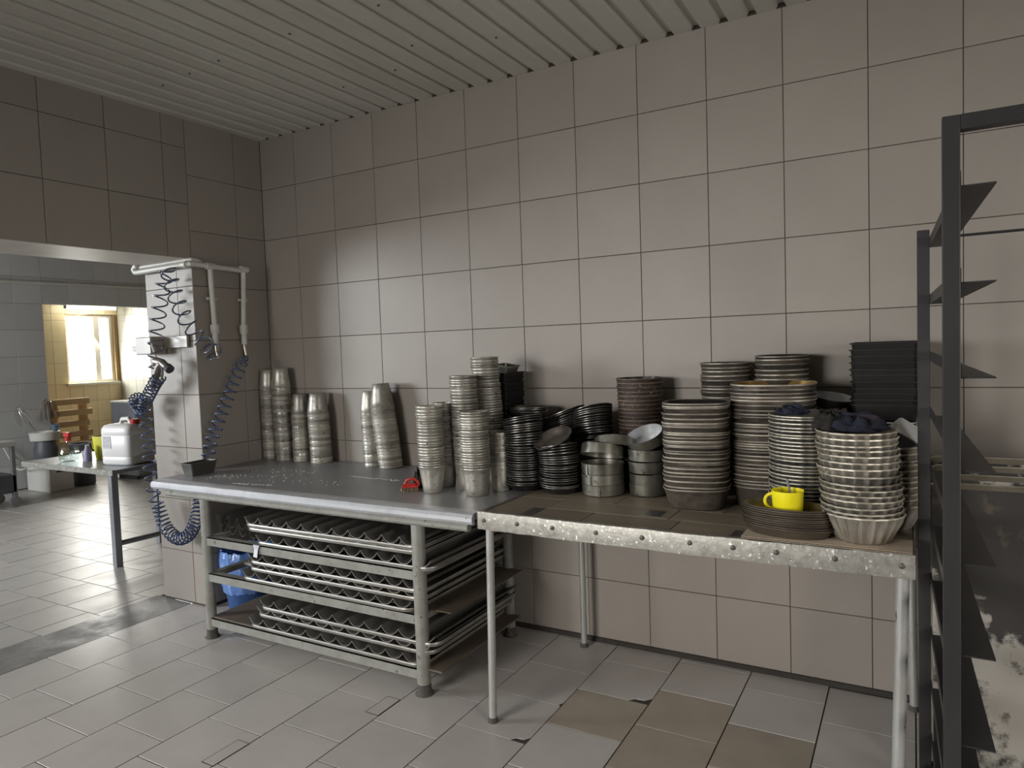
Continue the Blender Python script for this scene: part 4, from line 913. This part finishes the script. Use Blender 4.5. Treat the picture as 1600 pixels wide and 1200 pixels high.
for (x, y) in ((RX0, RYF), (RX1, RYF), (RX0, RYB), (RX1, RYB)):
    b = MB(); b.lathe([(0.018, -0.014), (0.04, -0.012), (0.042, 0), (0.04, 0.012), (0.018, 0.014)], 20); b.xform(Matrix.Translation((x - 4.15, y + 1.2, 0.042)) @ Matrix.Rotation(PI / 2, 4, 'Y')); wh = b.build('caster_wheel', 'black_rubber', rk, smooth=True)
    b = MB(); b.box(x - 4.15 - 0.018, x - 4.15 + 0.018, y + 1.18, y + 1.22, 0.07, 0.095); b.build('caster_fork', 'grey_metal', wh)
# sheet pans standing on edge behind the rack, leaning to the wall
def sheet_pan(Wd, Ht, lip=0.025):
    b = MB(); c = 0.035
    def loop(ins, y):
        a = Wd / 2 - ins; t = Ht - ins; lo = ins; P = []
        for (cx_, cz_, a0) in ((a - c, lo + c, -PI / 2), (a - c, t - c, 0), (-a + c, t - c, PI / 2), (-a + c, lo + c, PI)):
            for k in range(5):
                q = a0 + PI / 2 * k / 4; P.append((cx_ + c * math.cos(q), y, cz_ + c * math.sin(q)))
        return P
    A = loop(0.016, 0.0); B_ = loop(0.0, lip); C_ = loop(-0.004, lip + 0.001); n = len(A)
    D_ = loop(-0.004, lip + 0.003); E_ = loop(0.0015, lip + 0.003); G_ = loop(0.018, 0.002)
    V = A + B_ + C_ + D_ + E_ + G_; F = [tuple(range(n))]; MI = [0]
    for L0 in range(5):
        for k in range(n): F.append((L0 * n + (k + 1) % n, L0 * n + k, (L0 + 1) * n + k, (L0 + 1) * n + (k + 1) % n)); MI.append(1)
    F.append(tuple(reversed([5 * n + k for k in range(n)]))); MI.append(0)
    b.v = V; b.f = F; b.mi = MI; return b.mesh('sheet_pan', ['sheet_grime', 'sheet_rim'], True, 30)
spm = sheet_pan(0.74, 1.02)
for i, (x, y, tl, lb) in enumerate(((4.195, -0.64, -0.17, 'foremost grimy black and silver sheet pan leaning behind the rack'), (4.19, -0.585, -0.155, 'second grimy sheet pan in the row leaning behind the rack'), (4.205, -0.53, -0.14, 'third grimy sheet pan in the row leaning behind the rack'), (4.20, -0.475, -0.13, 'rearmost grimy sheet pan in the row leaning behind the rack'))):
    o = put('sheet_pan', spm, None, (x, y, 0.0 + 0.012), (tl, 0.0, 0.0)); tag(o, lb, 'sheet pan', 'sheet pans standing behind the rack')
    o.scale = (1, 1, 1 + 0.022 * i)

# ------------------------------------------------------------------ table and things in the prep room
ft = tag(empty('prep_table', (-1.95, 0.0, 0)), 'small steel edged table in the far room seen through the opening', 'table')
def fp(name, m_, x0, x1, y0, y1, z0, z1, c=0.002):
    b = MB(); b.box(x0 + 1.95, x1 + 1.95, y0, y1, z0, z1, c); return b.build(name, m_, ft)
fp('table_top', 'grey_metal', -2.6, -1.315, -0.33, 0.32, 0.712, 0.74)
fp('front_edge', 'angle_steel', -2.6, -1.315, -0.345, -0.33, 0.70, 0.743)
for (x, y) in ((-1.41, -0.29), (-1.41, 0.28), (-1.75, 0.28)): fp('leg', 'grey_metal', x - 0.025, x + 0.025, y - 0.025, y + 0.025, 0.0, 0.712)
b = MB(); b.tube([(0.54, -0.27, 0.17), (0.54, 0.26, 0.16)], 0.02, 8); b.build('stretcher', 'grey_metal', ft)
# canister
cn = tag(empty('canister', (-1.565, -0.06, 0.741), 0.2), 'white plastic canister with red cap standing on the far table', 'canister')
b = MB(); pr = [(0.12, 0.0), (0.135, 0.012), (0.137, 0.06), (0.133, 0.066), (0.137, 0.072), (0.137, 0.225), (0.133, 0.231), (0.137, 0.237), (0.135, 0.28), (0.12, 0.305), (0.08, 0.315)]
b.lathe(pr, 48, 1.15, 0.95, power=6.0); b.build('canister_body', 'canister', cn, smooth=True, sharp=50)
b = MB(); b.tube([(-0.06, 0, 0.30), (-0.045, 0, 0.345), (0.02, 0, 0.35), (0.05, 0, 0.30)], 0.017, 10); b.build('handle', 'canister', cn, smooth=True)
b = MB(); b.lathe([(0.032, 0.312), (0.033, 0.318), (0.033, 0.343), (0.029, 0.347)], 24, cx=0.092, cy=-0.01, flute=24, famp=[0, 0.03, 0.03, 0]); b.build('cap', 'red_plastic', cn, smooth=True)
b = MB(); b.box(-0.11, -0.03, -0.1325, -0.1305, 0.13, 0.225)
b.build('printed_label', 'label_print', cn)
# spray bottle
sb = tag(empty('spray_bottle', (-2.19, -0.18, 0.741)), 'clear spray bottle with red trigger top on the far table', 'bottle')
b = MB(); b.lathe([(0.06, 0), (0.072, 0.012), (0.078, 0.06), (0.066, 0.11), (0.038, 0.145), (0.022, 0.155), (0.02, 0.17)], 28); b.build('bottle_body', 'clear_plastic', sb, smooth=True)
b = MB(); b.lathe([(0.058, 0.003), (0.070, 0.014), (0.0755, 0.06), (0.072, 0.075)], 28); b.build('liquid', 'clear_plastic', sb, smooth=True)
b = MB(); b.lathe([(0.022, 0.165), (0.023, 0.19), (0.016, 0.2)], 16); b.box(-0.05, 0.03, -0.014, 0.014, 0.2, 0.235, 0.005); b.box(-0.04, -0.028, -0.008, 0.008, 0.16, 0.2, 0.003); b.build('trigger_head', 'red_plastic', sb)
def jug(loc, rz, m_, label, r0, r1, h):
    o = tag(empty('plastic_jug', loc, rz), label, 'jug')
    b = MB(); b.lathe([(r0, 0), (r0 + 0.003, 0.006), (r1, h), (r1 - 0.003, h), (r0 - 0.002, 0.01)], 28, power=3.0); b.build('jug_body', m_, o, smooth=True, sharp=50)
    b = MB(); b.tube([(-r1, 0, h * 0.85), (-r1 - 0.035, 0, h * 0.75), (-r1 - 0.03, 0, h * 0.45), (-r0 - 0.006, 0, h * 0.35)], 0.008, 8); b.build('handle', m_, o, smooth=True)
    return o
jug((-2.02, 0.03, 0.741), 0.4, 'yellow_green', 'larger yellow-green plastic jug beside the canister on far table', 0.07, 0.09, 0.19)
jug((-2.22, 0.12, 0.741), 0.2, 'yellow_green', 'smaller yellow-green jug behind the spray bottle on far table', 0.05, 0.065, 0.16)
b = MB(); b.lathe([(0.028, 0), (0.03, 0.004), (0.04, 0.075), (0.038, 0.075), (0.026, 0.006)], 20); tag(b.build('white_cup', 'white_box', None, smooth=True, loc=(-2.10, -0.09, 0.741)), 'small white cup between spray bottle and yellow jug', 'cup')
b = MB(); b.lathe([(0.03, 0), (0.03, 0.08), (0.018, 0.11), (0.016, 0.13)], 16); tag(b.build('violet_bottle', 'violet', None, smooth=True, loc=(-2.03, -0.12, 0.741)), 'small violet bottle in front of the yellow jug', 'bottle')
# big white box, mixer base, whisks and enamel cup by the partition
wbx = tag(empty('white_bin', (-5.32, 1.24, 0)), 'white box shaped bin with dark handle slot standing by the far wall', 'bin')
b = MB(); b.box(-0.3, 0.2, -0.14, 0.15, 0.0, 0.36, 0.012); b.build('bin_body', 'white_box', wbx)
b = MB(); b.box(0.2, 0.205, -0.05, 0.06, 0.235, 0.255, 0.001); b.build('handle_slot', 'black_rubber', wbx)
mx = tag(empty('mixing_bowl_stand', (-5.42, 1.24, 0.361)), 'grey churn with a white lid tray standing on the white bin', 'churn')
b = MB(); b.lathe([(0.125, 0), (0.13, 0.01), (0.13, 0.16), (0.115, 0.2), (0.112, 0.25)], 28); b.build('churn_body', 'dark_grey', mx, smooth=True)
b = MB(); b.lathe([(0.15, 0.25), (0.155, 0.255), (0.165, 0.345), (0.16, 0.35), (0.12, 0.353)], 32); b.build('lid_tray', 'white_box', mx, smooth=True)
dk = tag(empty('dark_pot', (-5.30, 1.60, 0.0)), 'dark pot standing behind the spray bottle near the doorway', 'pot')
b = MB(); b.lathe([(0.12, 0), (0.13, 0.02), (0.135, 0.52), (0.14, 0.53), (0.13, 0.53), (0.12, 0.03)], 28); b.build('pot_body', 'dark_grey', dk, smooth=True)
b = MB(); b.lathe([(0.025, 0), (0.03, 0.004), (0.048, 0.08), (0.046, 0.08), (0.026, 0.008)], 20); ec = b.build('enamel_cup', 'enamel_cup', None, smooth=True, loc=(-5.36, 1.33, 0.716)); tag(ec, 'small blue grey cup standing on the white lid tray', 'cup')
b = MB(); b.tube([(0.045, 0, 0.065), (0.075, 0.02, 0.06), (0.07, 0.02, 0.03), (0.036, 0.005, 0.025)], 0.006, 8); b.build('handle', 'enamel_cup', ec, smooth=True)
def whisk(loc, rot, m_, label, sc_=1.0):
    o = tag(empty('dough_whisk', loc), label, 'whisk'); o.rotation_euler = rot
    b = MB(); b.tube([(0, 0, 0), (0, 0, 0.16 * sc_)], 0.011, 8); b.build('handle', m_, o, smooth=True)
    for k in range(6):
        a = PI * k / 6; pts = []
        for i in range(25):
            t = PI * i / 24; rr = (0.05 + 0.022 * (k % 3)) * sc_
            x = rr * math.cos(t) * 1.2; z = (0.16 + 0.30 * math.sin(t) ** 0.8 * (0.75 + 0.08 * (k % 3))) * sc_
            pts.append((x * math.cos(a), x * math.sin(a), z))
        b = MB(); b.tube(pts, 0.004, 5, cap=False); b.build('wire_loop', m_, o, smooth=True)
    return o
whisk((-5.52, 1.38, 0.70), (0.15, 0.0, 0.5), 'wire', 'brown wire whisk standing upright behind the cup in the doorway', 0.95)
whisk((-5.60, 1.22, 0.72), (0.45, -0.2, 0.2), 'steel_wire', 'pale steel wire whisk leaning against the far tiled wall', 0.8)
# pallet in the end room
pl = tag(empty('wooden_pallet', (-6.75, 2.26, 0)), 'light wooden pallet crate stack standing below the end window', 'pallet')
k = 0
for (z, dx) in ((0.05, 0.0), (0.17, 0.02), (0.33, 0.0), (0.47, 0.02), (0.62, -0.02), (0.78, 0.03), (0.94, 0.0)):
    b = MB(); b.box(-0.02, 0.02, -0.27 + dx, 0.27 + dx, z, z + 0.085, 0.004); b.build('board', 'wood', pl)
for y in (-0.22, 0.2):
    b = MB(); b.box(-0.09, -0.02, y - 0.05, y + 0.05, 0, 1.02, 0.004); b.build('upright', 'wood', pl)
cb = tag(empty('steel_cabinet', (-5.15, 2.3, 0)), 'grey steel cabinet half hidden behind the white canister', 'cabinet')
b = MB(); b.box(-0.25, 0.25, -0.24, 0.3, 0.05, 1.0, 0.008); b.build('cabinet_body', 'grey_metal', cb)
b = MB(); b.box(-0.26, 0.26, -0.25, 0.31, 1.0, 1.02, 0.004); b.build('cabinet_top', 'white_box', cb)
b = MB(); b.box(0.25, 0.262, -0.22, 0.28, 0.08, 0.96, 0.003); b.build('door', 'grey_metal', cb)
for y in (-0.2, 0.26): 
    b = MB(); b.box(-0.2, 0.2, y - 0.02, y + 0.02, 0, 0.05); b.build('foot', 'black_rubber', cb)
# trolley at the left edge
tr = tag(empty('trolley', (-4.85, 0.36, 0)), 'wheeled equipment trolley at the left edge of the far room', 'trolley')
b = MB(); b.box(-0.2, 0.2, -0.3, 0.2, 0.66, 0.72, 0.006); b.build('trolley_top', 'white_box', tr)
b = MB(); b.box(-0.2, 0.2, -0.3, 0.19, 0.16, 0.36, 0.01); b.build('lower_tray', 'dark_grey', tr)
for (x, y) in ((-0.18, 0.17), (0.18, 0.17), (-0.18, -0.27), (0.18, -0.27)):
    b = MB(); b.box(x - 0.02, x + 0.02, y - 0.02, y + 0.02, 0.1, 0.66, 0.003); b.build('post', 'grey_metal', tr)
    b = MB(); b.lathe([(0.02, -0.02), (0.055, -0.018), (0.06, 0), (0.055, 0.018), (0.02, 0.02)], 20); b.xform(Matrix.Translation((x, y, 0.06)) @ Matrix.Rotation(PI / 2, 4, 'Y')); b.build('caster_wheel', 'grey_metal', tr, smooth=True)
b = MB(); b.tube(catmull([(-4.66, 0.55, 0.55), (-4.9, 0.75, 0.42), (-5.3, 0.95, 0.32), (-5.6, 0.98, 0.30), (XW + 0.02, 0.9, 0.6)], 8), 0.008, 6); tag(b.build('white_cable', 'white_cable', None, smooth=True), 'thin white cable drooping between the trolley and far wall', 'cable')
b = MB(); b.tube(catmull([(-4.85, 0.47, 0.72), (-5.0, 0.5, 0.95), (-5.3, 0.5, 1.2), (XW + 0.02, 0.5, 1.3)], 8), 0.008, 6); tag(b.build('white_cable', 'white_cable', None, smooth=True), 'thin white cable rising from the trolley top to the wall', 'cable')
